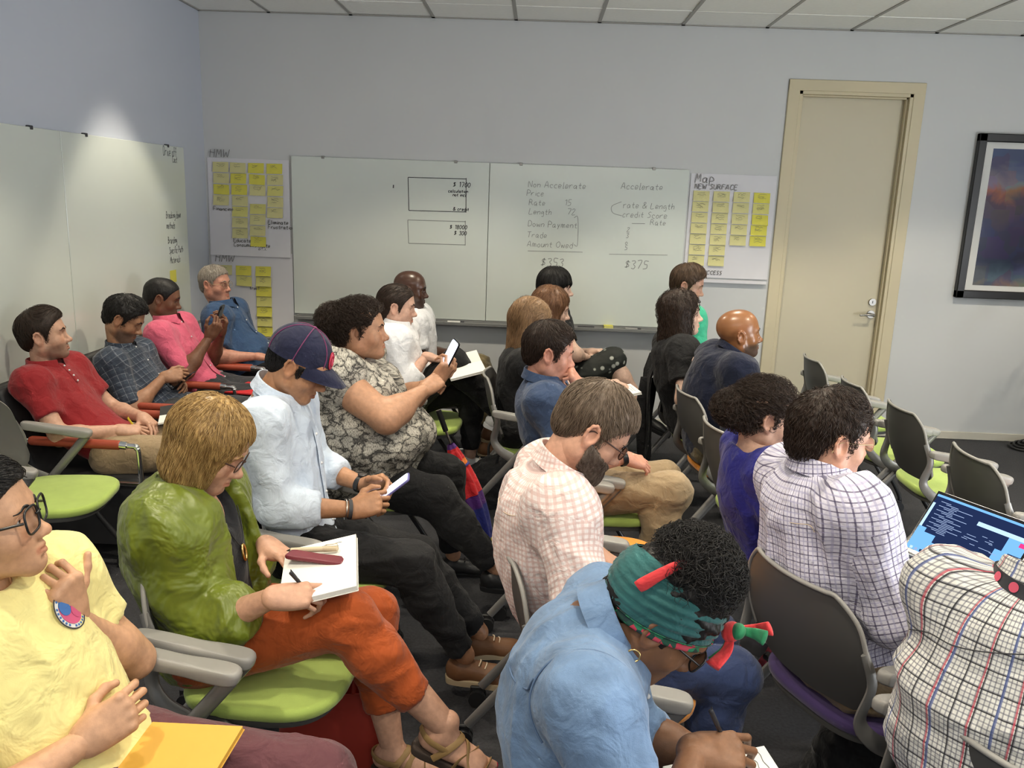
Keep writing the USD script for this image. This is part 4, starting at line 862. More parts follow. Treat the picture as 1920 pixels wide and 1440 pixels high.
    for side, E, W, key in ((-1, RE, RW, 'RH'), (1, LE, LW, 'LH')):
        pose, f, d = s.get(key, ('relax', None, (0, 0, 1))); f = nrm(W-E) if f is None else V(*f); Rm = hand_frame(f, V(*d))
        m = hand_mesh(pose, side, hn).copy(); m.vertices = np.array(m.vertices)@Rm.T*s.get('hand', 1.0)+W; ms.append(m); s[key+'_R'] = Rm
    for side, A, key in ((-1, RA, 'RT'), (1, LA, 'LT')):
        f = V(*s.get(key, (1, .12*side, 0))); zf = nrm(np.cross(np.cross(f, (0, 0, 1)), f)); Rm = np.stack([nrm(f), np.cross(zf, nrm(f)), zf], 1); s[key+'_R'] = Rm
        if s.get('shoes', ('shoe',))[0] == 'sandal':
            m = cached(('foot', side, hn), lambda: solid(foot_prims(), hn) if side < 0 else mirror(solid(foot_prims(), hn))).copy(); m.vertices = np.array(m.vertices)@Rm.T*.97+A-Rm[:, 2]*.085*.97; ms.append(m)
    bm = union(ms); bv = np.array(bm.vertices); T = np.tile(sk, (len(bv), 1)); dd, ii = cKDTree(src[0][0]).query(bv, distance_upper_bound=.004); ok = np.isfinite(dd); T[ok] = src[0][1][ii[ok]]
    if s.get('nails'):
        for key, A in (('RT', RA), ('LT', LA)):
            for (yy, xx, r) in ((.028, .186, .010), (.008, .181, .006), (-.008, .173, .006), (-.022, .163, .005), (-.035, .151, .005)):
                q = A-s[key+'_R'][:, 2]*.083+s[key+'_R']@V(xx, yy*(1 if key == 'RT' else -1), .018); T[np.linalg.norm(bv-q, axis=1) < r] = s['nails']
    body = part('body', bm, '/World/Looks/'+('skin_wet' if s.get('shiny') else 'skin'), root, smooth=True, tint=T, world=True)
    # ---- face: eyes, brows
    hp = lambda p: hR@V(*p)*hs+C
    gz = o.get('gaze', (1, 0, -.12 if o.get('open', .7) > .5 else -.5)); ic = o.get('iris', (.05, .028, .015))
    for sg in (-1, 1):
        e = trimesh.creation.icosphere(3, .0128); v = np.array(e.vertices); a = v@nrm(gz)/.0128; t = np.where(a[:, None] > .975, (.004, .004, .004), np.where(a[:, None] > .89, ic, (.62, .58, .54)))
        e.vertices = v@hR.T*hs+hp(EYE*V(1, sg, 1)); part('eye', e, '/World/Looks/eye', root, smooth=True, tint=t, world=True)
        if o.get('brow', 1):
            P = bez([(.0985, sg*.012, .0315), (.0965, sg*.029, .0380), (.0800, sg*.049, .0335)], 10)
            for _ in range(12): P = P-hF.grad(P)*np.clip(hF.at(P), -.02, .02)[:, None]
            P = np.array([hp(q) for q in P])
            part('eyebrow', tube(P, np.array([.0022, .0034, .0036, .0034, .0030, .0025, .0018, .001])*o.get('brow', 1), 8), s['hair_mat'], root, smooth=True, world=True)
    # ---- hair
    st = s.get('hair')
    if st:
        o2 = s.get('hairo', {}); Fd = Field(hair_prims(st, o2), .0045 if near else .006); hm = Fd.mesh(); rg = np.random.default_rng(s.get('seed', 1))
        base = hm.copy(); v = np.array(base.vertices); curl = o2.get('curl', 0)
        nn = np.array(base.vertex_normals); amp = o2.get('lump', .002)
        base.vertices = v+nn*(amp*2*(meshkit.fbm(v*V(*o2.get('lscale', (60, 60, 40))), 3, 4)-.55))[:, None]
        base.vertices = np.array(base.vertices)@hR.T*hs+C; hb_ = part('hair', base, s['hair_mat'], root, smooth=True, world=True)
        if st != 'buzz':
            n = int((1500 if near else 700)*o2.get('n', 1)); r = strands(Fd, hm, hair_flow(st, o2), n, o2.get('seg', 5), o2.get('step', .010), rg, outer=Field([p for p in hair_prims(st, o2) if p[0] != 'h' and p[-1] > 0], .0045 if near else .006), where=o2.get('where'), lift=o2.get('lift', (.0005, .004)), curl=curl, wid=o2.get('wid', .0009), jit=o2.get('jit', .15))
            if r is not None: curve_part('strands', r[0]*hs, r[1], s.get('strand_mat', s['hair_mat']), root, hR, C)
    if s.get('beard'):
        P = [q for q in grow(head_prims(o), .0065) if q[-1] > 0 and (max(q[1][0], q[2][0]) if q[0] == 'c' else q[1][0]) < .0925 and abs(q[1][1]) < .07]
        P += [ell((.088, 0, -.100), (.026, .030, .032), .02)]+[cone((.104, sg*.004, -.047), (.092, sg*.030, -.066), .0068, .0068, .008) for sg in (1, -1)]
        P += [halfspace((.055, 0, -.028), (.36, 0, 1), .006), halfspace((.0, 0, 0), (-1, 0, -.25), .006), halfspace((.05, 0, -.128), (-.45, 0, -1), .01), ell((.106, 0, -.0615), (.018, .020, .007), .004, op=-1), ell((.108, 0, -.03), (.02, .016, .013), .004, op=-1)]; Fd = Field(P, .0045); bmh = Fd.mesh(); rg = np.random.default_rng(3)
        fl = lambda Q: np.tile(V(.35, 0, -1), (len(Q), 1)); r = strands(Fd, bmh, fl, 1100, 3, .007, rg, lift=(.0003, .003), wid=.0007, jit=.4)
        bmh.vertices = np.array(bmh.vertices)@hR.T*hs+C; part('beard', bmh, s['beard'], root, smooth=True, world=True); curve_part('beard_strands', r[0]*hs, r[1], s['beard'], root, hR, C)
    # ---- trousers or skirt
    seat = s.get('seat', .46); bo = bot.get('loose', .012); bf = bot.get('cut', 1.92)
    if bot.get('skirt'):
        kc = (RK+LK)/2; P = [ell(pe(.02), (.125*g, .185*g, .115), .05, R=np.stack([Fp, Lp, V(0, 0, 1)])), cone(HR, RK+(RK-HR)*.02, .100, .084, .08), cone(HL, LK+(LK-HL)*.02, .100, .084, .08), cone(H+Fp*.05, kc, .09, .075, .09, cut=2)]
    else:
        P = [ell(pe(.02)+Fp*.005, (.116*g+bo, .176*g+bo, .108+bo), .05, R=np.stack([Fp, Lp, V(0, 0, 1)]))]+leg(HR, RK, RA, bo, bf, 2)+leg(HL, LK, LA, bo, bf, 2)
    if not bot.get('skirt'): P.append(cone(pe(bot.get('waist', .24)), pe(bot.get('waist', .24))+U*.4, .17*max(1, g), .17*max(1, g), .006, fl=(Lp, 1.15), cut=1, op=-1))
    m = solid(P, hc); uvb = Uv(); uvb.bone(HR, RK, Lp, .085); uvb.bone(RK, RA, Lp, .06); uvb.bone(HL, LK, Lp, .085); uvb.bone(LK, LA, Lp, .06); uvb.bone(H-V(0, 0, .1), pe(.3), Fp, .15)
    uv = uvb.get(m); m = wrinkle(m, 1.5*bot.get('wr', .006), bot.get('ws', 11), s.get('seed', 1)+3, axis=Fp)
    part(bot.get('name', 'trousers'), m, bot['mat'], root, smooth=True, uv=uv, world=True)
    # ---- upper garment
    d = top.get('loose', .012); P = trunk(d, .07)
    ends = 2
    for S, E, W, f in ((SR, RE, RW, slR), (SL, LE, LW, slL)):
        if f > 0: P += arm(S, E, W, d+top.get('sl_loose', .004), f, ends)
    if top.get('drape'): P += [ell(H+Fp*.03+V(0, 0, .02), (.15*g+d, .19*g+d, .11+d), .06, R=np.stack([Fp, Lp, V(0, 0, 1)]))]
    P.append(halfspace(V(H[0], H[1], seat+top.get('hem', .05)), top.get('hemdir', (0, 0, -1)), .008))
    nw = top.get('neck', .010)
    P.append(cone(N+nc*.004, N+nc*.15, nr*1.0+nw, nr*1.2+nw+.02, .008, cut=1, op=-1))
    if top.get('vee'): a, r = top['vee']; P.append(cone(N+Fr*.08+U*.02, pe(a)+Fr*(.13*g+belly*.4), .045, r, .008, op=-1))
    if top.get('wide'): P.append(cone(N-L*top['wide']+U*.02, N+L*top['wide']+U*.02, .05, .05, .012, fl=(Fr, 1.5), op=-1))
    if top.get('armhole'):
        for S, sg in ((SR, -1), (SL, 1)): P.append(cone(S+L*sg*.045+U*.02, S+L*sg*.16-U*top['armhole'], .052*ar, .085*ar, .01, fl=(U, 1.35), op=-1))
    m = solid(P, hc); uvt = Uv(); uvt.bone(H-U*.1, N+U*.02, -Fr, .165*g, 3.2)
    for S, E, W, f in ((SR, RE, RW, slR), (SL, LE, LW, slL)):
        uvt.bone(S, E, Fr, .058*ar)
        if f > 1: uvt.bone(E, W, Fr, .05*ar)
    uv = uvt.get(m); m = wrinkle(m, 1.5*top.get('wr', .007), top.get('ws', 9), s.get('seed', 1), axis=U)
    garment = part(top.get('name', 'shirt'), m, top['mat'], root, smooth=True, uv=uv, world=True)
    s['cloth'] = (P, hc)
    jk = s.get('jacket')
    if jk:
        Q = trunk(.034, .08)+arm(SR, RE, RW, .026, jk['sleeve'], 2)+arm(SL, LE, LW, .026, jk['sleeve'], 2)
        Q += [halfspace(V(H[0], H[1], seat+.025), (.12, 0, -1), .008), cone(N-nd*.05, C, nr*1.25, nr*1.5, .008, op=-1), cone(N+Fr*.11-U*.02-L*.01, pe(.66)+Fr*.165-L*.015, .072, .078, .01, op=-1), cone(pe(.66)+Fr*.165-L*.015, pe(.0)+Fr*.20-L*.02, .078, .10, .01, op=-1)]
        m = wrinkle(solid(Q, hc*.9), .017, 9, 4, axis=U); jm = part('jacket', m, jk['mat'], root, smooth=True, world=True)
        part('rib_collar', collar_mesh(N+nd*.0, nrm(nd+U), Fr, nr*1.28, hgt=.030, fold=.018, pts=0, gap=.42, flare=.004), jk['rib'], jm, smooth=60, world=True)
    co = top.get('collar')
    if co:
        kw = dict(co) if isinstance(co, dict) else {}; mt = kw.pop('mat', top['mat']); cm = collar_mesh(N+nc*kw.pop('rise', .016)+Fu*.004, nc, Fu, nr*1.06+kw.pop('ease', .010), **kw)
        v = np.array(cm.vertices); f = np.array(cm.faces); q = v-N; uvc = np.stack([np.arctan2(q@Lu, q@Fu)*.085, q@Uu], 1)[f]; uvc[..., 0] += np.where(uvc[..., 0] < uvc[..., 0].max(1, keepdims=True)-.2, .534, 0)
        part('collar', cm, mt, root, smooth=True, uv=uvc.reshape(-1, 2), world=True)
    if top.get('placket'):
        P0 = [pe(t)+Fr*.3 for t in np.linspace(.97, top['placket'], 14)]; gm = Field([p for p in P], hc); Q = []
        for p in P0:
            for _ in range(22): p = p-Fr*np.clip(gm.at(p[None])[0], -.05, .05)
            Q.append(p+Fr*.004)
        part('placket', tube(Q, .013, 8, flat=(.22, 1) if abs(np.dot(frame_along(Q)[1][0], Fr)) > .5 else (1, .22)), top.get('placket_mat', top['mat']), root, smooth=40, uv=None, world=True)
        for q in Q[1::3]: part('button', moved(trimesh.creation.icosphere(1, .0055), q+Fr*.003), '/World/Looks/button_white', root, world=True)
    if top.get('cuffs'):
        for (E, W, f) in ((RE, RW, slR), (LE, LW, slL)):
            if f > 1:
                a = E+(W-E)*(f-1-.16); b = E+(W-E)*(f-1+.015); rr = .050*(.6+.4*ar) if f < 1.6 else .040
                ring = [(a, rr*.93), (a+(b-a)*.05, rr*1.06), (b-(b-a)*.05, rr*1.06), (b, rr*1.0), (b-(b-a)*.1, rr*.8)]
                part('cuff', tube([p for p, r in ring], [r for p, r in ring], 20, caps=False), top.get('cuff_mat', top['mat']), root, smooth=50, world=True)
    # ---- shoes
    kind, *rest = s.get('shoes', ('shoe', 'shoe_black', 'rubber_black'))
    for side, A, key in ((-1, RA, 'RT'), (1, LA, 'LT')):
        Rm = s[key+'_R']; off = A-Rm[:, 2]*.105
        put = lambda m: moved(m if side < 0 else mirror(m), off, Rm)
        if kind == 'sandal':
            off = A-Rm[:, 2]*(.085*.97+.022); sm = cached('sandal_sole', lambda: pad(bez([(-.066, 0), (-.05, .032), (.03, .033), (.12, .05), (.18, .042), (.196, .016), (.17, -.03), (.12, -.046), (.03, -.036), (-.05, -.032), (-.066, 0)], 44)[:-1], 0, .024, .006, 2))
            so = part('sandal_sole', put(sm), rest[1], root, world=True)
            for pts in ([(.115, .052, .02), (.11, .03, .058), (.10, 0, .066), (.07, -.035, .048), (.06, -.042, .018)], [(.05, .04, .02), (.06, .036, .06), (.075, 0, .086), (.095, -.032, .05), (.12, -.046, .02)], [(.0, .036, .02), (.03, .04, .07), (.055, 0, .098), (.03, -.04, .07), (.0, -.036, .02)], [(.03, .042, .062), (-.03, .038, .07), (-.062, 0, .075), (-.03, -.038, .07), (.03, -.042, .062)], [(.155, .046, .02), (.155, .02, .048), (.15, -.01, .046), (.135, -.046, .02)]):
                part('strap', put(tube(bez(pts, 20), .0095, 8, flat=(.25, 1) if pts[0][0] > -1 else None)), rest[0], so, smooth=50, world=True)
        else:
            sh = part('shoe', put(cached(('shoe', kind), lambda: solid(shoe_prims(kind), .006))), rest[0], root, smooth=True, world=True)
            part('sole', put(cached('sole', sole_mesh)), rest[1], sh, world=True)
            for i in range(4):
                xx = .055+i*.022; zz = .083-i*.009; part('lace', put(tube(bez([(xx, .022, zz-.004), (xx+.004, 0, zz+.004), (xx, -.022, zz-.004)], 6), .0026, 6)), rest[2] if len(rest) > 2 else rest[1], sh, world=True)
    # ---- glasses
    if s.get('glasses'):
        gl = s['glasses']; fr = gl['mat']; a, b = gl.get('size', (.025, .019)); r = gl.get('r', .0018); rm = []
        fx = .110
        ge = None
        for sg in (-1, 1):
            Q = superell(a, b, gl.get('sq', 2.8), 28); P = np.array([hp((fx-.10*abs(yy+sg*.0335)*.9+.0005, sg*.0335+yy, .010+zz)) for yy, zz in Q]); P = np.vstack([P, P[:2]]); t = tube(P, r, 6, caps=False)
            if ge is None: ge = part('eyeglasses', t, fr, root, smooth=True, world=True)
            else: part('lens_rim', t, fr, ge, smooth=True, world=True)
            part('lens', trimesh.Trimesh(np.vstack([P[:-2], P[:-2].mean(0)]), [(i, (i+1) % 28, 28) for i in range(28)], process=False), '/World/Looks/lens_glass', ge, world=True)
            part('temple', tube(bez([hp((fx-.008, sg*(.0335+a), .014)), hp((.04, sg*.0805, .016)), hp((-.008, sg*.0825, .018)), hp((-.028, sg*.081, -.012))], 16), r*1.15, 6), fr, ge, smooth=True, world=True)
        part('bridge', tube(bez([hp((fx-.002, -.0095, .013)), hp((fx+.004, 0, .017)), hp((fx-.002, .0095, .013))], 8), r, 6), fr, ge, smooth=True, world=True)
    s['hp'] = hp; s['hR'] = hR; s['pe'] = pe; s['Fr'] = Fr; s['U'] = U; s['L'] = L
    return s
# ---- where every seated person is: joints in metres, head (yaw, pitch, roll), hands (pose, finger direction, back of the hand)
PPL = {
 'red': dict(neck=(0.198, 3.94, 0.885), head=(0.201, 3.94, 1.033), hip=(0.558, 3.94, 0.48), RW=(0.584, 3.86, 0.604), LW=(0.621, 4.04, 0.623), RA=(1.0, 3.84, 0.1), LA=(1.05, 4.04, 0.1), bend=0.075, hd=(22, -6, 0), RH=('pen', (0.9, 0.5, -0.1), (0, -0.35, 1)), LH=('relax', (0.8, -0.5, -0.3), (0.2, 0.3, 1))),
 'plaid': dict(neck=(0.235, 4.62, 0.851), head=(0.257, 4.62, 1.022), hip=(0.565, 4.62, 0.48), RW=(0.51, 4.55, 0.715), LW=(0.484, 4.7, 0.634), RA=(1.025, 4.5, 0.095), LA=(1.025, 4.74, 0.095), bend=0.075, hd=(12, 28, 0), RH=('phone', (0.85, 0.35, 0.15), (0.1, -0.75, 0.6)), LH=('phone', (0.8, -0.3, 0.2), (0.2, 0.6, 0.6))),
 'pink': dict(neck=(0.274, 5.15, 0.933), head=(0.245, 5.15, 1.073), hip=(0.574, 5.15, 0.48), RW=(0.581, 5.05, 0.864), LW=(0.583, 5.25, 0.865), RE=(0.462, 4.95, 0.717), LE=(0.486, 5.35, 0.639), RA=(1.034, 5.03, 0.095), LA=(1.034, 5.27, 0.095), bend=0.075, hd=(18, 14, 0), RH=('phone', (0.55, 0.1, 0.8), (0.6, -0.6, -0.3)), LH=('phone', (0.3, -0.1, 0.9), (0.7, 0.6, -0.2))),
 'blue': dict(neck=(0.396, 5.78, 0.955), head=(0.341, 5.78, 1.099), hip=(0.636, 5.78, 0.48), RW=(0.708, 5.55, 0.653), LW=(0.682, 5.85, 0.673), RA=(1.096, 5.66, 0.095), LA=(1.096, 5.9, 0.095), bend=0.075, hd=(-12, 0, 0), RH=('relax', (1, 0.1, -0.1), (0, 0, 1)), LH=('relax', (0.6, -0.5, -0.4), (0.2, 0.1, 1)), belly=0.05, g=1.15, ar=1.1),
 'yellow': dict(neck=(1.49, 1.5, 0.968), head=(1.517, 1.5, 1.112), hip=(1.71, 1.5, 0.545), RW=(1.748, 1.405, 0.725), LW=(1.642, 1.58, 0.884), RE=(1.58, 1.24, 0.74), LE=(1.732, 1.66, 0.681), RK=(2.28, 1.35, 0.56), LK=(2.32, 1.62, 0.56), RA=(2.17, 1.38, 0.095), LA=(2.17, 1.62, 0.095), hd=(16, -9, 0), yaw=-14, LH=('chin', (0.0, -0.2, 1), (1, -0.35, 0.1)), RH=('grip', (0.75, 0.6, 0.45), (0.2, -0.9, 0.3))),
 'bob': dict(neck=(1.637, 2.16, 0.958), head=(1.703, 2.16, 1.089), hip=(1.717, 2.14, 0.545), RW=(1.96, 1.91, 0.781), LW=(1.843, 2.22, 0.784), RE=(1.711, 2.0, 0.676), RK=(2.224, 2.03, 0.73), LK=(2.1, 2.25, 0.445), RA=(2.388, 2.03, 0.356), LA=(2.207, 2.22, 0.152), hd=(4, 30, 0), RH=('pen', (0.93, 0.38, -0.06), (-0.05, -0.5, 0.85)), LH=('relax', (0.82, -0.5, -0.2), (0.2, 0.2, 0.95)), hand=0.94, lg=1.06, RT=(0.93, -0.05, -0.36), LT=(1, -0.1, 0), sw=0.162),
 'cap': dict(neck=(1.688, 2.8, 1.081), head=(1.773, 2.8, 1.187), hip=(1.778, 2.8, 0.545), RW=(1.992, 2.68, 0.718), LW=(1.987, 2.9, 0.727), RE=(1.734, 2.58, 0.688), RK=(2.225, 2.68, 0.513), LK=(2.31, 2.96, 0.593), RA=(2.385, 2.72, 0.164), LA=(2.42, 3.0, 0.1), hd=(2, 30, 0), RH=('phone', (0.9, 0.3, 0.25), (0.1, -0.8, 0.55)), LH=('phone', (0.9, -0.25, 0.3), (0.1, 0.75, 0.6)), RT=(1, -0.1, 0.0)),
 'snake': dict(neck=(1.753, 3.6, 1.057), head=(1.824, 3.6, 1.177), hip=(1.783, 3.6, 0.56), RW=(2.126, 3.5, 0.956), LW=(2.16, 3.62, 0.964), RE=(2.102, 3.3, 0.844), RK=(2.308, 3.42, 0.471), RA=(2.461, 3.42, 0.179), LA=(2.243, 3.72, 0.095), hd=(4, -2, 0), RH=('grip', (0.55, 0.75, 0.35), (0.35, -0.3, 0.9)), LH=('phone', (0.55, 0.05, 0.8), (0.6, -0.7, -0.1)), g=1.55, belly=0.13, bust=0.05, ar=1.75, lg=1.35, sw=0.2),
 'white': dict(neck=(1.78, 4.8, 1.017), head=(1.78, 4.8, 1.124), hip=(1.83, 4.8, 0.545), RW=(1.973, 4.72, 0.863), LW=(2.065, 4.9, 0.807), RK=(2.22, 4.76, 0.707), LK=(2.172, 4.9, 0.617), RA=(2.407, 4.74, 0.533), LA=(2.228, 4.88, 0.233), hd=(6, 6, 0), RH=('relax', (0.9, 0.2, -0.2), (0, 0, 1)), LH=('relax', (0.9, -0.2, -0.2), (0, 0, 1)), RT=(0.85, -0.1, -0.3), sw=0.155),
 'bald': dict(neck=(1.79, 5.5, 1.01), head=(1.754, 5.5, 1.145), hip=(1.83, 5.5, 0.545), RW=(2.077, 5.42, 0.734), LW=(2.07, 5.6, 0.722), RK=(2.374, 5.38, 0.668), LK=(2.304, 5.62, 0.676), RA=(2.328, 5.4, 0.268), LA=(2.29, 5.62, 0.095), hd=(4, 4, 0), RH=('relax', (0.9, 0.35, -0.1), (0, -0.1, 1)), LH=('relax', (0.9, -0.35, -0.1), (0, 0.1, 1)), ar=1.1),
 'denim': dict(neck=(2.736, 1.45, 0.998), head=(2.831, 1.45, 1.022), hip=(2.716, 1.45, 0.545), RW=(2.91, 1.36, 0.799), LW=(3.06, 1.5, 0.66), RE=(2.72, 1.1, 0.8), LE=(2.8, 1.62, 0.62), RA=(3.176, 1.33, 0.095), LA=(3.176, 1.57, 0.095), hd=(-4, 43, 0), yaw=-8, bend=0.05, tilt=-6, RH=('pen', (0.95, 0.25, -0.1), (-0.1, -0.45, 0.9)), LH=('relax', (-0.2, -0.9, -0.1), (0.2, 0.2, 1)), sw=0.178),
 'pinkck': dict(neck=(2.658, 2.2, 1.05), head=(2.744, 2.2, 1.17), hip=(2.748, 2.2, 0.545), RW=(2.86, 2.05, 0.66), LW=(2.95, 2.35, 0.66), RE=(2.753, 1.95, 0.809), RA=(3.1, 2.1, 0.1), LA=(3.208, 2.32, 0.095), hd=(4, 36, 0), yaw=4, bend=0.06),
 'navy': dict(neck=(2.618, 3.5, 1.015), head=(2.645, 3.5, 1.133), hip=(2.778, 3.5, 0.545), RW=(2.983, 3.32, 0.744), LW=(2.798, 3.5, 0.989), RE=(2.626, 3.2, 0.74), LE=(2.866, 3.62, 0.714), RK=(3.5, 3.3, 0.8), LK=(3.5, 3.6, 0.8), RA=(3.1, 3.33, 0.2), LA=(3.17, 3.6, 0.16), hd=(6, 10, 0), RH=('relax', (0.85, 0.35, -0.3), (0.2, -0.3, 0.9)), LH=('chin', (-0.55, -0.2, 0.8), (0.8, -0.2, 0.4)), RT=(0.9, 0.1, -0.3)),
 'blonde': dict(neck=(2.539, 4.45, 0.973), head=(2.552, 4.45, 1.113), hip=(2.519, 4.45, 0.545), RW=(2.953, 4.4, 0.777), LW=(2.977, 4.6, 0.768), RK=(3.073, 4.42, 0.718), RA=(3.12, 4.4, 0.1), LA=(2.979, 4.57, 0.095), hd=(-2, 22, 0), RH=('pen', (0.9, 0.35, -0.2), (0.1, -0.4, 0.9)), sw=0.15),
 'brown': dict(neck=(2.677, 5.0, 0.99), head=(2.677, 5.0, 1.12), hip=(2.657, 5.0, 0.545), RW=(2.877, 4.86, 0.66), LW=(2.877, 5.14, 0.66), RA=(3.16, 4.9, 0.1), LA=(3.117, 5.12, 0.095), hd=(4, 10, 0), sw=0.15),
 'bang': dict(neck=(2.722, 5.5, 1.054), head=(2.708, 5.5, 1.192), hip=(2.742, 5.5, 0.545), RW=(2.907, 5.38, 0.776), LW=(2.962, 5.55, 0.775), RE=(2.851, 5.28, 0.838), RK=(3.057, 5.44, 0.677), RA=(3.354, 5.42, 0.418), LA=(3.202, 5.62, 0.095), hd=(2, 2, 0), RT=(0.85, -0.1, -0.35), sw=0.16),
 'black': dict(neck=(3.384, 4.75, 1.021), head=(3.412, 4.75, 1.153), hip=(3.504, 4.75, 0.545), RW=(3.511, 4.66, 0.722), LW=(3.75, 4.9, 0.68), RE=(3.427, 4.5, 0.786), RA=(3.964, 4.63, 0.095), LA=(3.964, 4.87, 0.095), yaw=6, hd=(-4, -4, 0), sw=0.16),
 'green': dict(neck=(3.58, 5.5, 1.116), head=(3.563, 5.5, 1.249), hip=(3.63, 5.5, 0.545), RW=(3.85, 5.36, 0.66), LW=(3.85, 5.64, 0.66), RA=(4.09, 5.38, 0.095), LA=(4.09, 5.62, 0.095), hd=(-14, 14, 4)),
 'navyb': dict(neck=(3.579, 4.22, 1.035), head=(3.617, 4.22, 1.132), hip=(3.529, 4.22, 0.55), RW=(3.78, 4.15, 0.72), LW=(3.8, 4.35, 0.74), RE=(3.52, 3.9, 0.72), RA=(3.989, 4.1, 0.095), LA=(3.989, 4.34, 0.095), yaw=6, hd=(2, -4, 0), bend=0.06, ar=1.15, sw=0.195),
 'blue2': dict(neck=(3.387, 2.85, 0.96), head=(3.394, 2.85, 1.055), hip=(3.457, 2.85, 0.545), RW=(3.677, 2.71, 0.66), LW=(3.677, 2.99, 0.66), RA=(3.917, 2.73, 0.095), LA=(3.917, 2.97, 0.095), yaw=6, hd=(4, 8, 0), sw=0.158),
 'ging': dict(neck=(3.371, 2.2, 1.074), head=(3.386, 2.2, 1.168), hip=(3.481, 2.17, 0.545), RW=(3.7, 2.14, 0.735), LW=(3.65, 2.36, 0.735), RE=(3.578, 1.98, 0.717), RA=(3.941, 2.08, 0.095), LA=(3.941, 2.32, 0.095), hd=(12, 6, 0), yaw=10, pyaw=20, RH=('flat', (0.9, 0.35, -0.1), (0, 0, 1)), LH=('flat', (0.9, -0.3, -0.1), (0, 0, 1)), g=1.08, sw=0.19, belly=0.02),
 'plaid2': dict(neck=(3.576, 1.5, 1.076), head=(3.619, 1.5, 1.227), hip=(3.516, 1.45, 0.545), RW=(3.86, 1.66, 0.7), LW=(3.75, 1.95, 0.7), RE=(3.85, 1.35, 0.7), LE=(3.58, 1.82, 0.78), RK=(3.85, 1.7, 0.56), LK=(3.66, 1.84, 0.56), RA=(3.84, 1.74, 0.1), LA=(3.7, 1.86, 0.1), hd=(55, 26, 0), yaw=50, pyaw=20, tilt=-20, bend=0.01, g=1.06, sw=0.15, belly=0.03),
}
# ---- hair, cloth and leather of the people
HB = {k: hair_mat('hair_'+k, c, c2, r) for k, c, c2, r in (('black', (.005, .004, .004), (.014, .012, .011), .5), ('darkbrown', (.014, .008, .005), (.040, .022, .014), .5), ('brown', (.045, .026, .015), (.115, .072, .043), .45), ('blonde', (.16, .085, .026), (.50, .33, .13), .38), ('lightbrown', (.14, .08, .04), (.34, .21, .11), .42), ('auburn', (.09, .04, .018), (.2, .10, .05), .42), ('grey', (.19, .16, .13), (.40, .36, .31), .5), ('greybrown', (.075, .05, .032), (.19, .14, .10), .5), ('beard', (.06, .040, .028), (.20, .16, .13), .6), ('brow_light', (.10, .06, .035), (.18, .11, .07), .6))}
WH = (.80, .80, .80)
cloth('red_polo', (.25, .014, .018), wscale=900); cloth('khaki', (.33, .24, .14), .8); cloth('charcoal_cloth', (.035, .036, .04)); cloth('black_cloth', (.009, .009, .010), .8, sheen=.05)
cloth('navy_plaid', (.042, .056, .082), lines=[(0, 26, .10, (.26, .28, .32), .55, 0), (1, 26, .10, (.26, .28, .32), .55, 0), (0, 26, .45, (.022, .03, .05), .5, .4), (1, 26, .45, (.022, .03, .05), .5, .4)])
cloth('pink_shirt', (.62, .115, .19), var=.08); cloth('blue_shirt', (.035, .075, .16), var=.10); cloth('yellow_tee', (.82, .73, .31), var=.05, wscale=500); cloth('maroon_trousers', (.115, .042, .050), var=.08)
cloth('green_satin', (.125, .160, .007), .40, weave=.1, sheen=.1, var=.10, spec=.55, bumpn=.9, fs=8, fd=.05); cloth('green_rib', (.085, .115, .012), .7); cloth('black_knit', (.014, .015, .019)); cloth('orange_trousers', (.39, .075, .014), .8, var=.10)
cloth('pale_blue_shirt', (.60, .68, .79), .75, var=.04); cloth('white_cotton', (.74, .74, .76), .8, var=.03); cloth('slate_polo', (.033, .056, .115), var=.10); cloth('camo_olive', (.085, .065, .03), var=.55)
cloth('pink_check', (.76, .68, .66), .8, lines=[(0, 74, .42, (.60, .40, .37), .62, 0), (1, 74, .42, (.60, .40, .37), .62, 0)])
cloth('denim', (.135, .215, .35), .85, weave=.5, var=.24, wscale=500); cloth('indigo_jeans', (.026, .042, .11), .85, weave=.5, var=.2, wscale=500); cloth('mint_tee', (.05, .42, .25)); cloth('navy_sweater', (.006, .009, .026), .9); cloth('royal_blue', (.010, .011, .17), .7)
cloth('purple_check', (.66, .64, .74), .75, lines=[(0, 44, .13, (.07, .055, .13), .8, 0), (1, 44, .13, (.07, .055, .13), .8, 0), (0, 44, .16, (.34, .32, .50), .55, .5), (1, 44, .16, (.34, .32, .50), .55, .5)])
cloth('multi_check', (.72, .71, .66), .75, lines=[(0, 108, .28, (.12, .12, .16), .62, 0), (1, 108, .28, (.12, .12, .16), .62, 0), (0, 27, .07, (.015, .015, .02), .92, .3), (1, 27, .07, (.015, .015, .02), .92, .3), (0, 13.5, .05, (.5, .04, .08), .8, .72), (0, 9, .05, (.10, .14, .35), .7, .1)])
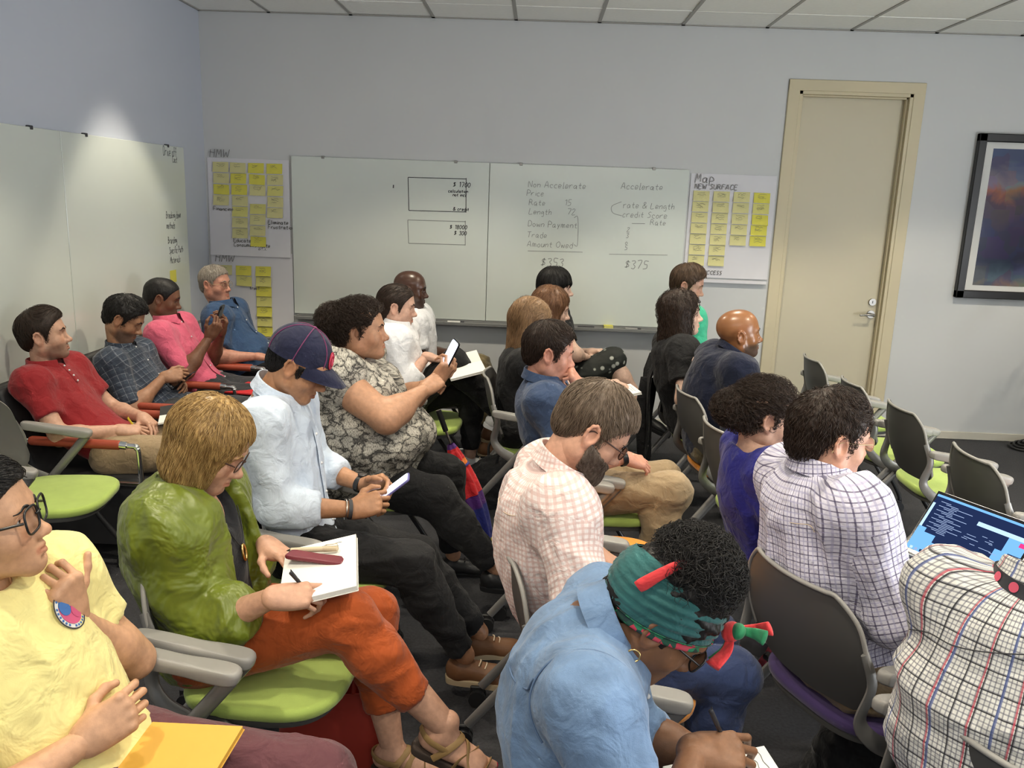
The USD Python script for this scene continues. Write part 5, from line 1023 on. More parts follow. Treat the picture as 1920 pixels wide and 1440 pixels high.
look('snakeskin', {'u': ('attribute', {'attribute': 'st'}), 'n': ('noise_texture', dict(scale=30., detail=3.)), 'ad': ('mix', dict(mix_type='linear_light', fac=.035)), 'mp': ('mapping', dict(scale=(20., 27., 1.))), 'v': ('voronoi_texture', dict(feature='distance_to_edge', scale=1., randomness=.85)), 'r': ('rgb_ramp', {'ramp': [(0, (.05, .047, .043)), (.022, (.08, .075, .07)), (.06, (.36, .34, .30)), (.16, (.56, .53, .47)), (.4, (.64, .61, .55))]}), 'm2': ('mapping', dict(scale=(75., 26., 1.))), 'v2': ('noise_texture', dict(scale=5., detail=3.)), 'r2': ('rgb_ramp', {'ramp': [(.38, (.22, .21, .19)), (.56, (.98, .98, .95))]}), 'x': ('mix', dict(mix_type='multiply', fac=.85)), 't': ('texture_coordinate', {}), 'fn': ('noise_texture', dict(scale=22., detail=3.)), 'b': ('bump', dict(strength=.6, distance=.012)), 'p': ('principled_bsdf', dict(roughness=.75))},
     [('u.vector', 'n.vector'), ('u.vector', 'ad.color1'), ('n.color', 'ad.color2'), ('ad.color', 'mp.vector'), ('mp.vector', 'v.vector'), ('v.distance', 'r.fac'), ('u.vector', 'm2.vector'), ('m2.vector', 'v2.vector'), ('v2.fac', 'r2.fac'), ('r.color', 'x.color1'), ('r2.color', 'x.color2'), ('x.color', 'p.base_color'), ('t.object', 'fn.vector'), ('fn.fac', 'b.height'), ('b.normal', 'p.normal')], 'p.BSDF')
look('floral', {'t': ('texture_coordinate', {}), 'v': ('voronoi_texture', dict(scale=19., randomness=.8)), 'r': ('rgb_ramp', {'ramp': [(0, (.45, .45, .42)), (.22, (.32, .34, .30)), (.30, (.01, .012, .01)), (1, (.008, .010, .008))]}), 'p': ('principled_bsdf', dict(roughness=.8))}, [('t.object', 'v.vector'), ('v.distance', 'r.fac'), ('r.color', 'p.base_color')], 'p.BSDF')
look('lens_glass', {'a': ('transparent_bsdf', {}), 'g': ('glossy_bsdf', {'roughness': .02}), 'f': ('fresnel', {'IOR': 1.35}), 'm': ('mix_closure', {})}, [('f.fac', 'm.fac'), ('a.BSDF', 'm.closure1'), ('g.BSDF', 'm.closure2')], 'm.closure')
for n, c, r in (('shoe_black', (.015, .015, .016), .4), ('shoe_white', (.72, .72, .72), .6), ('shoe_brown', (.17, .075, .03), .5), ('sole_cream', (.48, .38, .24), .7), ('lace_cream', (.62, .5, .36), .8), ('strap_tan', (.30, .185, .07), .6), ('sole_dark', (.045, .030, .022), .8), ('button_white', (.7, .7, .7), .4), ('black_plastic', (.010, .010, .011), .3), ('tortoise', (.05, .018, .008), .3), ('wire_gold', (.45, .33, .18), .3)): plain(n, c, r)
plain('gold', (.80, .55, .22), .22, 1)
LT, TAN, BR, DK, PALE, ASIA, RED_ = (.56, .325, .225), (.36, .185, .105), (.155, .068, .036), (.075, .032, .018), (.60, .40, .31), (.56, .315, .19), (.55, .265, .185)
BLK, KH, CH_ = dict(mat='black_cloth'), dict(mat='khaki'), dict(mat='charcoal_cloth')
SB = ('shoe', 'shoe_black', 'rubber_black'); SW = ('shoe', 'shoe_white', 'shoe_white', 'lace_cream')
def cast(key, label, **k):
    s = dict(PPL[key]); s.update(k); s['hair_mat'] = HB[k.get('hm', 'darkbrown')]
    if 'bm' in k: s['beard'] = HB[k['bm']]
    PPL[key] = person(label, s); return PPL[key]
def polo(m): return dict(mat=m, sleeve=.62, collar=dict(hgt=.026, fold=.036, pts=.018), placket=.72, hem=.06)
def shirt(m, sl=.7, **k): return {**dict(mat=m, sleeve=sl, collar=True, placket=.12, hem=.06), **k}
cast('red', 'person, young man with short dark hair in dark red polo shirt, writing', seat=.40, skin=LT, hair='quiff', hairo=dict(hair_t=.008, sweep=(.3, .2, .8), lump=.003), face=dict(stubble=.5, open=.25, jaw=1.05), top=polo('red_polo'), bottom=KH, shoes=SB, seed=1)
cast('plaid', 'person, man with wavy black hair in navy plaid shirt, looking at a phone', seat=.40, skin=TAN, hm='black', hair='quiff', hairo=dict(hair_t=.012, sweep=(.2, -.2, .6), lump=.006, curl=.003), face=dict(stubble=.75, open=.15), top=shirt('navy_plaid', .9), bottom=CH_, shoes=SB, seed=2)
cast('pink', 'person, man with cropped black hair in a pink shirt, holding up a phone', seat=.40, skin=BR, hm='black', hair='buzz', face=dict(stubble=.3, open=.4), top=shirt('pink_shirt', .95), bottom=CH_, shoes=SB, seed=3)
cast('blue', 'person, grey haired man with thin glasses in a blue short sleeved shirt, smiling', seat=.40, skin=RED_, hm='grey', hair='short', hairo=dict(hair_t=.004, sweep=(.2, -.5, .3)), face=dict(fat=.006, open=.4, brow=.8), neck_r=.06, top=shirt('blue_shirt', .75, loose=.018), bottom=BLK, shoes=SB, glasses=dict(mat='wire_gold', r=.0011), seed=4)
cast('yellow', 'person, young man with black glasses in pale yellow tee, hand near chin', near=1, skin=ASIA, hm='black', hair='short', hairo=dict(hair_t=.010, sweep=(-.4, -.5, .6), lump=.004), face=dict(open=.75, nose=.92, iris=(.02, .012, .008)), top=dict(mat='yellow_tee', sleeve=.55, hem=.05, wr=.008, neck=.016), bottom=dict(mat='maroon_trousers', wr=.007), shoes=SB, glasses=dict(mat='black_plastic', r=.0024, size=(.0290, .0250), sq=3.6), seed=5)
cast('bob', 'person, woman with blonde bob in shiny green jacket and orange trousers, writing', near=1, skin=(.55, .31, .21), hm='blonde', hair='bob', jacket=dict(mat='green_satin', rib='green_rib', sleeve=1.52), hairo=dict(n=1.7, lump=.003, seg=6, step=.013), face=dict(open=.2, jaw=.9), top=dict(mat='black_knit', sleeve=.3, loose=.006, neck=.02, vee=(.80, .045), hem=.06), bottom=dict(mat='orange_trousers', cut=1.70, loose=.008), shoes=('sandal', 'strap_tan', 'sole_dark'), nails=(.62, .03, .07), glasses=dict(mat='tortoise', r=.0018, size=(.025, .017)), seed=6)
cast('cap', 'person, young man in navy baseball cap and pale blue shirt, looking at a phone', near=1, skin=(.40, .20, .105), hm='black', hair='short', hairo=dict(hair_t=.004, ztop=.03, where=lambda P: P[:, 2] < .02), face=dict(open=.2), neck_r=.056, top=shirt('pale_blue_shirt', 1.52, cuffs=True, cuff_mat='white_cotton', wr=.008), bottom=dict(mat='black_cloth', wr=.007), shoes=('shoe', 'shoe_brown', 'sole_cream', 'lace_cream'), seed=7)
cast('snake', 'person, large woman with tied up curly hair in grey snakeskin print top', near=1, skin=(.46, .245, .145), hair='updo', hairo=dict(bun=(-.115, 0, .055, .056), curl=.008, lump=.016, lscale=(36, 36, 36), lift=(.001, .022), n=2.2, wid=.0008), face=dict(fat=.016, jaw=1.08, open=.6), neck_r=.066, top=dict(mat='snakeskin', sleeve=.14, sl_loose=.004, loose=.022, neck=.022, vee=(.80, .06), drape=1, hem=.02, wr=.014, ws=8), bottom=BLK, shoes=SB, seed=8)
cast('white', 'person, young woman with dark hair tied back in a white blouse, notebook on her knee', skin=(.58, .35, .26), hair='back', hairo=dict(bun=(-.10, 0, -.03, .04)), face=dict(open=.45, jaw=.92), top=dict(mat='white_cotton', sleeve=1.55, collar=dict(hgt=.03, fold=.05, flare=.02), loose=.020, hem=.06, wr=.011), bottom=BLK, shoes=SW, seed=9)
cast('bald', 'person, bald man in white tee and olive camouflage trousers, hands clasped', skin=DK, shiny=1, hm='black', face=dict(stubble=.6, open=.5, scalp=(.05, .022, .013)), top=dict(mat='white_cotton', sleeve=.6, hem=.05, loose=.016), bottom=dict(mat='camo_olive', loose=.020, wr=.010), shoes=('boot', 'shoe_brown', 'sole_cream', 'lace_cream'), seed=10)
cast('denim', 'person, woman in faded denim shirt and teal headscarf, bent over writing', near=1, skin=(.205, .098, .050), hm='black', hair='updo', hairo=dict(hair_t=.02, bun=(-.012, 0, .118, .078), curl=.005, lump=.012, lscale=(50, 50, 50), lift=(.001, .014), n=1.6, wid=.0007, where=lambda P: (P-V(-.012, 0, .046))@rot((0, 1, 0), -17)[:3, 2] > .074), face=dict(open=.2, jaw=.92, lip=(.2, .075, .06)), neck_r=.050, top=shirt('denim', 1.25, collar=dict(hgt=.028, fold=.05, pts=.03, flare=.016), wr=.008, loose=.014), bottom=dict(mat='indigo_jeans', wr=.007), shoes=SB, glasses=dict(mat='black_plastic', r=.0020, size=(.027, .021)), seed=11)
cast('pinkck', 'person, bearded man with glasses in pink checked shirt, head bowed', near=1, skin=(.58, .32, .22), hm='greybrown', bm='beard', hair='short', hairo=dict(hair_t=.009, sweep=(.5, -.6, .1), hairline=-.004, lump=.003), face=dict(open=.2), top=shirt('pink_check', .88, loose=.018, wr=.011), bottom=dict(mat='indigo_jeans'), shoes=SB, glasses=dict(mat='tortoise', r=.0020, size=(.024, .018)), seed=12)
cast('navy', 'person, man in slate blue polo and khaki trousers, hand on his chin', near=1, skin=RED_, hair='short', hairo=dict(hair_t=.008, sweep=(.1, -.4, .6), lump=.004, curl=.002), face=dict(open=.5), top=polo('slate_polo'), bottom=dict(mat='khaki', wr=.009), shoes=('shoe', 'shoe_brown', 'rubber_black'), seed=13)
cast('blonde', 'person, young woman with long straight light brown hair and black top, writing on a notebook', skin=PALE, hm='lightbrown', hair='long', hairo=dict(hair_len=-.34, pitch=22, n=2.2, step=.03, seg=9, part=-.01, lift=(.0005, .006)), face=dict(open=.3, jaw=.9), top=dict(mat='black_cloth', sleeve=.12, neck=.02, hem=.05, loose=.008), bottom=dict(mat='black_cloth', skirt=1), shoes=SB, seed=14)
cast('brown', 'person, woman with auburn hair mostly hidden behind the long haired blonde', skin=PALE, hm='auburn', hair='shoulder', hairo=dict(n=1.5), face=dict(open=.5, jaw=.92), top=dict(mat='charcoal_cloth', sleeve=.5, hem=.05), bottom=dict(mat='indigo_jeans'), shoes=SB, seed=15)
cast('bang', 'person, woman with black fringe in a dark tee and black floral skirt, legs crossed', skin=PALE, hm='black', hair='bangs', hairo=dict(hair_len=-.17, n=1.5, step=.016, seg=6, lump=.0012), face=dict(open=.5, jaw=.92), top=dict(mat='black_cloth', sleeve=.6, hem=.05), bottom=dict(mat='floral', skirt=1, name='skirt'), shoes=SB, seed=16)
cast('black', 'person, woman with dark shoulder length hair and black blouse with tied split sleeves', skin=PALE, hair='shoulder', hairo=dict(n=1.8, lump=.006, curl=.003, lift=(.0005, .010)), face=dict(open=.5), top=dict(mat='black_cloth', sleeve=.66, sl_loose=.012, neck=.016, hem=.05, loose=.016), bottom=BLK, shoes=SB, seed=17)
cast('green', 'person, young man with brown side swept hair in a mint green tee', skin=(.56, .31, .22), hm='brown', hair='quiff', hairo=dict(hair_t=.010, sweep=(.4, -.9, .3)), face=dict(open=.3), top=dict(mat='mint_tee', sleeve=.6, hem=.05), bottom=CH_, shoes=SB, seed=18)
cast('navyb', 'person, bald bearded man in a dark navy sweater, leaning forward', skin=(.27, .115, .045), shiny=1, hm='black', face=dict(stubble=.85, open=.5, jaw=1.05), top=dict(mat='navy_sweater', sleeve=1.9, hem=.05, loose=.018, collar=dict(hgt=.03, fold=.03, pts=.0)), bottom=dict(mat='camo_olive'), shoes=SB, seed=19)
cast('blue2', 'person, woman with dark curly hair pinned up in a royal blue top', near=1, skin=(.55, .33, .235), hair='updo', hairo=dict(bun=(-.122, -.005, .022, .050), curl=.008, lump=.016, lscale=(40, 40, 40), lift=(.001, .017), n=1.6, wid=.0008), face=dict(open=.5, jaw=.9), top=dict(mat='royal_blue', sleeve=.5, neck=.026, hem=.05, loose=.010, wide=.05), bottom=BLK, shoes=SB, seed=20)
cast('ging', 'person, man with glasses in white shirt with purple checks, at a laptop', near=1, skin=(.55, .30, .205), hair='short', hairo=dict(hair_t=.006, hairline=-.012, sweep=(.0, -.1, .5), curl=.004, lump=.006, lscale=(55, 55, 55), lift=(.001, .007)), face=dict(open=.5, fat=.005), neck_r=.058, top=shirt('purple_check', 1.72, loose=.020, wr=.010), bottom=dict(mat='khaki', wr=.007), shoes=SB, glasses=dict(mat='wire_gold', r=.0013, size=(.024, .018)), seed=21)
cast('plaid2', 'person, man in white shirt with fine multicolour checks and dotted neckband', near=1, skin=(.40, .19, .09), hair='short', hairo=dict(hair_t=.006), face=dict(open=.4), neck_r=.058, top=shirt('multi_check', 1.7, loose=.020, wr=.010), bottom=CH_, shoes=SB, seed=22)
# ---------------------------------------------------------------- what people wear on the head, wrist and chest
def head_part(key, name, m, mat, parent=None, **k):
    s = PPL[key]; m = trimesh.Trimesh(np.array(m.vertices)@s['hR'].T*s.get('hs', 1.0)+V(*s['head']), m.faces, process=False)
    return part(name, m, mat, parent or s['root'], world=True, **k)
cloth('cap_navy', (.012, .014, .040), .85, wscale=600); cloth('cap_seam', (.16, .03, .10), .8); plain('badge_pink', (.65, .10, .18), .7); plain('badge_red', (.45, .02, .05), .7)
C = V(-.010, 0, .047); Rc = V(.112, .090, .101)
def cap_pt(th, ph, d=0): return C+(Rc+d)*V(math.cos(ph)*math.cos(th), math.cos(ph)*math.sin(th), math.sin(ph)*1.0)
def cap_low(th): return math.radians(-2-16*(.5-.5*math.cos(th)))
G = np.array([[cap_pt(t, cap_low(t)+(math.pi/2-cap_low(t))*k) for k in np.linspace(0, 1, 16)] for t in np.linspace(0, 2*np.pi, 49)[:-1]])
cp = head_part('cap', 'baseball_cap', grid_mesh(G, close_u=True, thick=.003), 'cap_navy', smooth=True)
for t in np.linspace(0, 2*np.pi, 7)[:-1]+math.pi/6: head_part('cap', 'seam', tube([cap_pt(t, cap_low(t)+(math.pi/2-cap_low(t))*k, .0008) for k in np.linspace(.02, 1, 16)], .0021, 6), 'cap_seam', cp, smooth=True)
head_part('cap', 'cap_button', moved(pad(superell(.008, .008, 2, 16), 0, .006, .003, 2), C+V(0, 0, Rc[2]-.001)), 'cap_seam', cp, smooth=50)
G = []
for a in np.linspace(-1, 1, 25):
    th = a*1.12; e = cap_pt(th, cap_low(th)+.02); L = .078*(1-abs(a)**3.2)
    G.append([e+V(L*r, 0, -.016*r-.020*a*a*(r*.55+.15)-.010*r*r) for r in np.linspace(-.05, 1, 9)])
head_part('cap', 'brim', grid_mesh(np.array(G), thick=.0045), 'cap_navy', cp, smooth=True)
bp = [cap_pt(-.10+.26*r*math.cos(q), .33+.29*r*math.sin(q), .0022) for r in (0.001, .55, .78, 1) for q in np.linspace(0, 2*np.pi, 29)[:-1]]
G = np.array(bp).reshape(4, 28, 3).transpose(1, 0, 2)
bd = head_part('cap', 'badge', grid_mesh(G, close_u=True, thick=.001), 'badge_pink', cp, smooth=True, label='round pink badge with a red C')
head_part('cap', 'badge_letter', tube([cap_pt(-.10+.13*math.cos(q), .33+.15*math.sin(q), .0035) for q in np.linspace(.7, 2*np.pi-.7, 20)], .0042, 6, flat=(.5, 1)), 'badge_red', bd, smooth=True); head_part('cap', 'badge_ring', tube([cap_pt(-.10+.25*math.cos(q), .33+.28*math.sin(q), .003) for q in np.linspace(0, 2*np.pi, 32)], .0022, 6), 'badge_red', bd, smooth=True)
# head scarf
cloth('scarf_teal', (.022, .105, .105), .7, var=.2); cloth('scarf_red', (.72, .05, .055), .6, var=.15); cloth('scarf_green', (.02, .20, .085), .7); plain('scarf_lime', (.30, .55, .03), .7)
look('scarf_border', {'t': ('texture_coordinate', {}), 'v': ('voronoi_texture', dict(scale=75., randomness=1.)), 'r': ('rgb_ramp', {'ramp': [(0, (.55, .04, .07)), (.3, (.50, .06, .09)), (.36, (.015, .13, .06)), (.6, (.012, .03, .03)), (.8, (.02, .2, .09))]}), 's': ('separate_color', {}), 'p': ('principled_bsdf', dict(roughness=.75))}, [('t.object', 'v.vector'), ('v.color', 's.color'), ('s.r', 'r.fac'), ('r.color', 'p.base_color')], 'p.BSDF')
Cs = V(-.012, 0, .046); Rs = V(.116, .094, .106); Rt_ = rot((0, 1, 0), -17)[:3, :3]
def scarf_pt(th, ph, d=0):
    fold = .0022*math.sin(ph*38+2.2*math.sin(th*2)) if d is not None else 0
    return Cs+Rt_@((Rs+(d or 0)+fold)*V(math.cos(ph)*math.cos(th), math.cos(ph)*math.sin(th), math.sin(ph)))
TH = np.linspace(0, 2*np.pi, 73)[:-1]
G = np.array([[scarf_pt(t, p) for p in np.linspace(-.42-.10*math.cos(t+math.pi), .62+.12*math.sin(2*t), 26)] for t in TH])
sc = head_part('denim', 'head_scarf', grid_mesh(G, close_u=True, thick=.003), 'scarf_teal', smooth=True)
G = np.array([[scarf_pt(t, -.42-.10*math.cos(t+math.pi)+q, .003) for q in np.linspace(-.10, .10, 7)] for t in TH]); head_part('denim', 'scarf_border', grid_mesh(G, close_u=True, thick=.002), 'scarf_border', sc, smooth=True)
K = scarf_pt(0.0, .02, .012)
for i, (d, r, m) in enumerate((((.010, 0, .0), .020, 'scarf_red'), ((.012, -.010, .012), .016, 'scarf_green'))): head_part('denim', 'knot', moved(trimesh.creation.icosphere(3, r), K+V(*d), np.diag([.8, 1.2, 1.0])), m, sc, smooth=True)
for pts, m, w in ([((.012, -.006, -.004), (.020, -.026, -.026), (.016, -.045, -.060)), 'scarf_red', .018], [((.012, 0, -.004), (.026, -.008, -.03), (.024, -.020, -.062)), 'scarf_green', .012], [((.014, .0, .01), (.030, -.02, .034), (.036, -.045, .048)), 'scarf_green', .014], [((.014, .004, .01), (.036, .0, .038), (.042, -.02, .062)), 'scarf_red', .014]):
    head_part('denim', 'scarf_tail', tube(bez([K+V(*p) for p in pts], 14), np.linspace(w*.45, w, 15), 12, flat=(.35, 1)), m, sc, smooth=True)
head_part('denim', 'scarf_end', tube(bez([scarf_pt(-2.25, .18, .006), scarf_pt(-2.12, .50, .010), scarf_pt(-1.98, .80, .014), scarf_pt(-1.75, 1.0, .012)], 14), [.012, .013, .013, .012, .012, .011, .011, .010, .010, .009, .009, .008, .008, .007, .007], 12, flat=(.4, 1)), 'scarf_red', sc, smooth=True, label='bright red end of the scarf tucked up at the side')
for sg in (-1,):
    e = V(-.002, sg*.085, -.040); head_part('denim', 'hoop_earring', tube([e+V(.012*math.cos(q), 0, .012*math.sin(q)-.012) for q in np.linspace(0, 2*np.pi, 25)], .0016, 6), 'gold', smooth=True)
# badge printed on the yellow tee: a ring with lettering round a two-tone disc
s = PPL['yellow']; Fd = Field(*s['cloth']); plain('print_white', (.75, .74, .70), .8); plain('print_blue', (.05, .16, .45), .8); plain('print_pink', (.62, .10, .22), .8)
O = s['pe'](.755)+s['Fr']*.12+s['L']*.070; nF = nrm(s['Fr']*.9+s['L']*.25+s['U']*.12); ex = nrm(np.cross(s['U'], nF)); ey = np.cross(nF, ex)
def on_shirt(P2, d):
    P = O+np.outer(P2[:, 0], ex)+np.outer(P2[:, 1], ey)+nF*.03
    for _ in range(30): P = P-nF*np.clip(Fd.at(P), -.02, .02)[:, None]*.8
    return P+nF*(.0065+d)
def disc(r0, r1, a0, a1, d, mat, parent, name, n=40):
    G = np.array([[(r*math.cos(a), r*math.sin(a)) for r in np.linspace(r0, r1, 7)] for a in np.linspace(a0, a1, n)]); return part(name, grid_mesh(on_shirt(G.reshape(-1, 2), d).reshape(n, 7, 3), thick=-.0007), mat, parent, smooth=True, world=True)
shirt_prim = UsdGeom.Mesh.Get(stage, str(s['root'].GetPath())+'/shirt')
em = disc(.001, .042, 0, 2*np.pi, 0, 'print_white', shirt_prim, 'round_emblem'); disc(.001, .031, math.radians(-35), math.radians(145), .0012, 'print_blue', em, 'emblem_half'); disc(.001, .031, math.radians(145), math.radians(325), .0012, 'print_pink', em, 'emblem_half')
for a, m in ((55, 'print_pink'), (235, 'print_blue')):
    c = V(.0155*math.cos(math.radians(a-90)), .0155*math.sin(math.radians(a-90))); G = np.array([[c+r*V(math.cos(t), math.sin(t)) for r in (.0005, .008, .0155)] for t in np.linspace(0, 2*np.pi, 24)]); part('emblem_swirl', grid_mesh(on_shirt(G.reshape(-1, 2), .0022).reshape(24, 3, 3), thick=-.0006), m, em, smooth=True, world=True)
disc(.040, .0425, 0, 2*np.pi, .0012, 'ink', em, 'emblem_rim')
for i in range(26):
    a = i*2*np.pi/26; G = np.array([[((.0335+k*.0042)*math.cos(a+t), (.0335+k*.0042)*math.sin(a+t)) for k in (0, 1)] for t in np.linspace(-.06, .06, 3)]); part('emblem_letter', grid_mesh(on_shirt(G.reshape(-1, 2), .0013).reshape(3, 2, 3), thick=-.0006), 'print_blue', em, world=True) if i % 7 != 3 else None
# necklace, watches, bracelet
s = PPL['bob']; Fb = Field(*s['cloth']); pp = []
for t in np.linspace(-1, 1, 21):
    p = s['pe'](.98-.40*(1-t*t))+s['L']*.075*t+s['Fr']*.16
    for _ in range(25): p = p-s['Fr']*np.clip(Fb.at(p[None])[0], -.03, .03)
    pp.append(p+s['Fr']*.010)
nk = part('necklace', tube(pp, .0016, 6), 'ink', s['root'], smooth=True, world=True); q = pp[10]
part('pendant', tube([q+s['L']*.011*math.sin(a)+s['U']*(-.022+.022*math.cos(a))+s['Fr']*.002 for a in np.linspace(0, 2*np.pi, 28)], .0042, 8), 'gold', nk, smooth=True, world=True)
def band(key, E, W, f, mat, name, r=.031, w=.010, face=None):
    s = PPL[key]; E, W = V(*E), V(*W); d = nrm(W-E); p = W-d*f; u = nrm(np.cross(d, (0, 0, 1))); v = np.cross(u, d); a = np.linspace(0, 2*np.pi, 29)[:-1]
    G = np.array([[p+d*x+(u*math.cos(t)*1.12+v*math.sin(t))*(r+e) for x, e in ((-w, 0), (-w, .003), (w, .003), (w, 0))] for t in a]); b = part(name, grid_mesh(G, close_u=True), mat, s['root'], smooth=50, world=True)
    if face: part('watch_face', moved(pad(superell(.016, .016, 2.5, 24), 0, .008, .003, 2), p+v*(r+.001), np.stack([d, np.cross(v, d), v], 1)), face, b, smooth=50, world=True)
s = PPL['cap']; band('cap', s['LE_'], s['LW'], .015, 'black_plastic', 'wristwatch', .031, .010, 'frame_black'); band('cap', s['RE_'], s['RW'], .012, 'ink', 'bracelet', .031, .006); band('cap', s['RE_'], s['RW'], .026, 'steel', 'bracelet', .032, .002)
s = PPL['navy']; band('navy', s['RE_'], s['RW'], .012, 'black_plastic', 'wristwatch', .031, .011, 'steel')
# neckband of the man in multicolour checks
plain('band_pink', (.70, .10, .16), .6); s = PPL['plaid2']; N_ = V(*s['neck']); nd = nrm(V(*s['head'])-N_); f_ = nrm(s['Fr']-nd*np.dot(s['Fr'], nd)); l_ = np.cross(nd, f_)
bp_ = lambda a, z, d=0: N_+nd*(.008+z)+(f_*math.cos(a)+l_*math.sin(a)*1.06)*(.089+d)
bt = part('bow_tie_band', grid_mesh(np.array([[bp_(a, z) for z in (-.013, .013)] for a in np.linspace(0, 2*np.pi, 49)[:-1]]), close_u=True, thick=.003), 'ink', s['root'], smooth=True, world=True, label='black neckband with pink dots under the collar')
for a in np.linspace(0, 2*np.pi, 15)[:-1]: part('dot', grid_mesh(np.array([[bp_(a+.10*r*math.cos(q), .010*r*math.sin(q), .001) for r in (.01, 1)] for q in np.linspace(0, 2*np.pi, 16)]), thick=.0008), 'band_pink', bt, world=True)

# ---------------------------------------------------------------- things in hands and on laps
plain('phone_black', (.012, .012, .014), .15); plain('phone_lilac', (.16, .15, .38), .2); look('screen_glow', {'e': ('emission', {'color': (.55, .65, .9), 'strength': 1.1})}, [], 'e.emission'); plain('screen_off', (.01, .01, .012), .05)
def slab(o, w, h, t, r=.008): return pad(superell(w/2, h/2, 9, 40), -t/2, t/2, min(r, t*.45), 2)
def basis(n, up): z = nrm(n); y = nrm(np.asarray(up, float)-z*np.dot(up, z)); return np.stack([np.cross(y, z), y, z], 1)
def phone(label, pos, n, up, col='phone_black', scr='screen_off'):
    t = thing('smartphone', label, 'phone', pos); R = basis(n, up)
    part('body', moved(slab(0, .073, .148, .0085), (0, 0, 0), R), col, t, smooth=50); part('screen', moved(slab(0, .067, .138, .0012), R@V(0, 0, .0045), R), scr, t); part('camera', moved(slab(0, .018, .022, .002), R@V(.02, .055, -.0052), R), 'black_plastic', t)
def hand_at(key, side, x, y=0, z=0):
    s = PPL[key]; return V(*s[side+'W'])+s[side+'H_R']@V(x, y*(1 if side == 'R' else -1), z)
def between(key, a=.085, z=-.03): return (hand_at(key, 'R', a, 0, z)+hand_at(key, 'L', a, 0, z))/2
p = between('plaid'); phone('black smartphone held low by the man in navy plaid', p+V(.02, 0, .01), V(*PPL['plaid']['head'])-p, (1, 0, .6))
p = between('pink', .09); phone('black smartphone held up by the man in pink', p+V(.01, 0, .03), V(*PPL['pink']['head'])-p, (.2, 0, 1))
p = between('cap', .10, -.02); phone('lilac edged smartphone held by the man in the navy cap', p+V(.03, 0, .02), V(-.6, -.12, .75), (.85, .1, .5), 'phone_lilac', 'screen_glow')
p = hand_at('snake', 'L', .10, .0, -.02); phone('white screened smartphone held by the large woman in snakeskin print', p+V(.01, 0, .03), V(-.75, -.5, .35), (.45, 0, .9), 'phone_black', 'screen_glow')
def pen(label, tip, top, col, cap='ink', r=.0045):
    tip, top = V(*tip), V(*top); d = nrm(top-tip); t = thing('pen', label, 'pen', tip); L = np.linalg.norm(top-tip)
    part('barrel', tube([d*.014, d*L*.72], r, 10), col, t, smooth=50); part('nib', tube([d*0, d*.014], [.0008, r*.85], 8), 'steel', t, smooth=50); part('cap', tube([d*L*.72, d*(L-.003), d*L], [r*1.1, r*1.1, r*.5], 10), cap, t, smooth=50); part('pocket_clip', tube([d*L*.98+V(0, 0, r), d*L*.98+V(0, 0, r*1.9), d*L*.76+V(0, 0, r*1.6)], .0012, 5), cap, t)
def pen_in(key, label, col, cap, L=.145, side='R'):
    g_ = hand_at(key, side, .105, .028, -.052); w_ = hand_at(key, side, .062, .036, .012); d = nrm(w_-g_); pen(label, g_-d*.028, g_+d*(L-.028), col, cap); return g_-d*.028
plain('pen_yellow', (.70, .55, .03), .4); plain('pen_dark', (.03, .03, .035), .4); plain('pen_cream', (.62, .52, .36), .5); plain('magenta', (.16, .022, .035), .5)
def notebook(label, pos, n, up, w, h, t, cover, pages='paper_white', lines=0, openp=0):
    o = thing('notebook', label, 'notebook', pos); R = basis(n, up)
    part('back_cover', moved(bx(-w/2, w/2, -h/2, h/2, -t/2, -t/2+.0025, .001), (0, 0, 0), R), cover, o); k = part('pages', moved(bx(-w/2+.002, w/2-.002, -h/2+.002, h/2-.002, -t/2+.0025, t/2, .0008), (0, 0, 0), R), pages, o)
    for i in range(lines):
        y = h*(.40-.07*i); rg = np.random.default_rng(i); x = np.linspace(-w*.4, w*rg.uniform(.1, .4), 14); part('handwriting', ribbon(np.c_[x, y+rg.normal(0, .0018, 14)], .0014, R@V(0, 0, t/2), R[:, 0], R[:, 1], R[:, 2]), 'pencil', k, smooth=False)
    if openp: part('front_cover', moved(bx(-w/2, w/2, -.002, h, 0, .0025, .001), R@V(0, -h/2, -t/2), R@rot((1, 0, 0), 0)[:3, :3]) if openp == 2 else moved(bx(-w, 0, -h/2, h/2, -.0012, .0012), R@V(-w/2, 0, -t/2), R@rot((0, 1, 0), 8)[:3, :3]), cover, o)
    return o
plain('cover_white', (.70, .69, .64), .6); plain('cover_black', (.02, .02, .02), .6); plain('cover_red', (.55, .02, .025), .5); plain('cover_gold', (.72, .40, .06), .6)
pen_in('red', 'yellow pen in the right hand of the man in the red polo', 'pen_yellow', 'pen_yellow'); notebook('small white notebook on the lap of the man in the red polo', (.80, 4.06, .625), (-.12, -.05, 1), (.9, .35, .1), .15, .20, .012, 'cover_black', openp=1)
notebook('white sketchbook on the crossed knee of the woman in the green jacket', (2.035, 2.075, .782), (-.20, -.12, 1), (-.20, .98, 0), .205, .29, .016, 'cover_white', lines=2); pen_in('bob', 'dark pen in the writing hand of the woman in green', 'pen_dark', 'ink')
q = V(1.985, 2.145, .795); pen('cream marker held in the left hand of the woman in green', q+V(-.065, .012, .0), q+V(.085, -.006, .022), 'pen_cream', 'pen_cream', .0075)
t = thing('pen_case', 'dark red case lying on the white sketchbook', 'pen case', q+V(.03, -.035, .004)); part('case', moved(slab(0, .17, .045, .012), (0, 0, 0), rot((0, 0, 1), -12)[:3, :3]), 'magenta', t, smooth=50); part('case_edge', moved(slab(0, .172, .012, .005), (0, 0, 0), rot((0, 0, 1), -12)[:3, :3]), 'pen_dark', t)
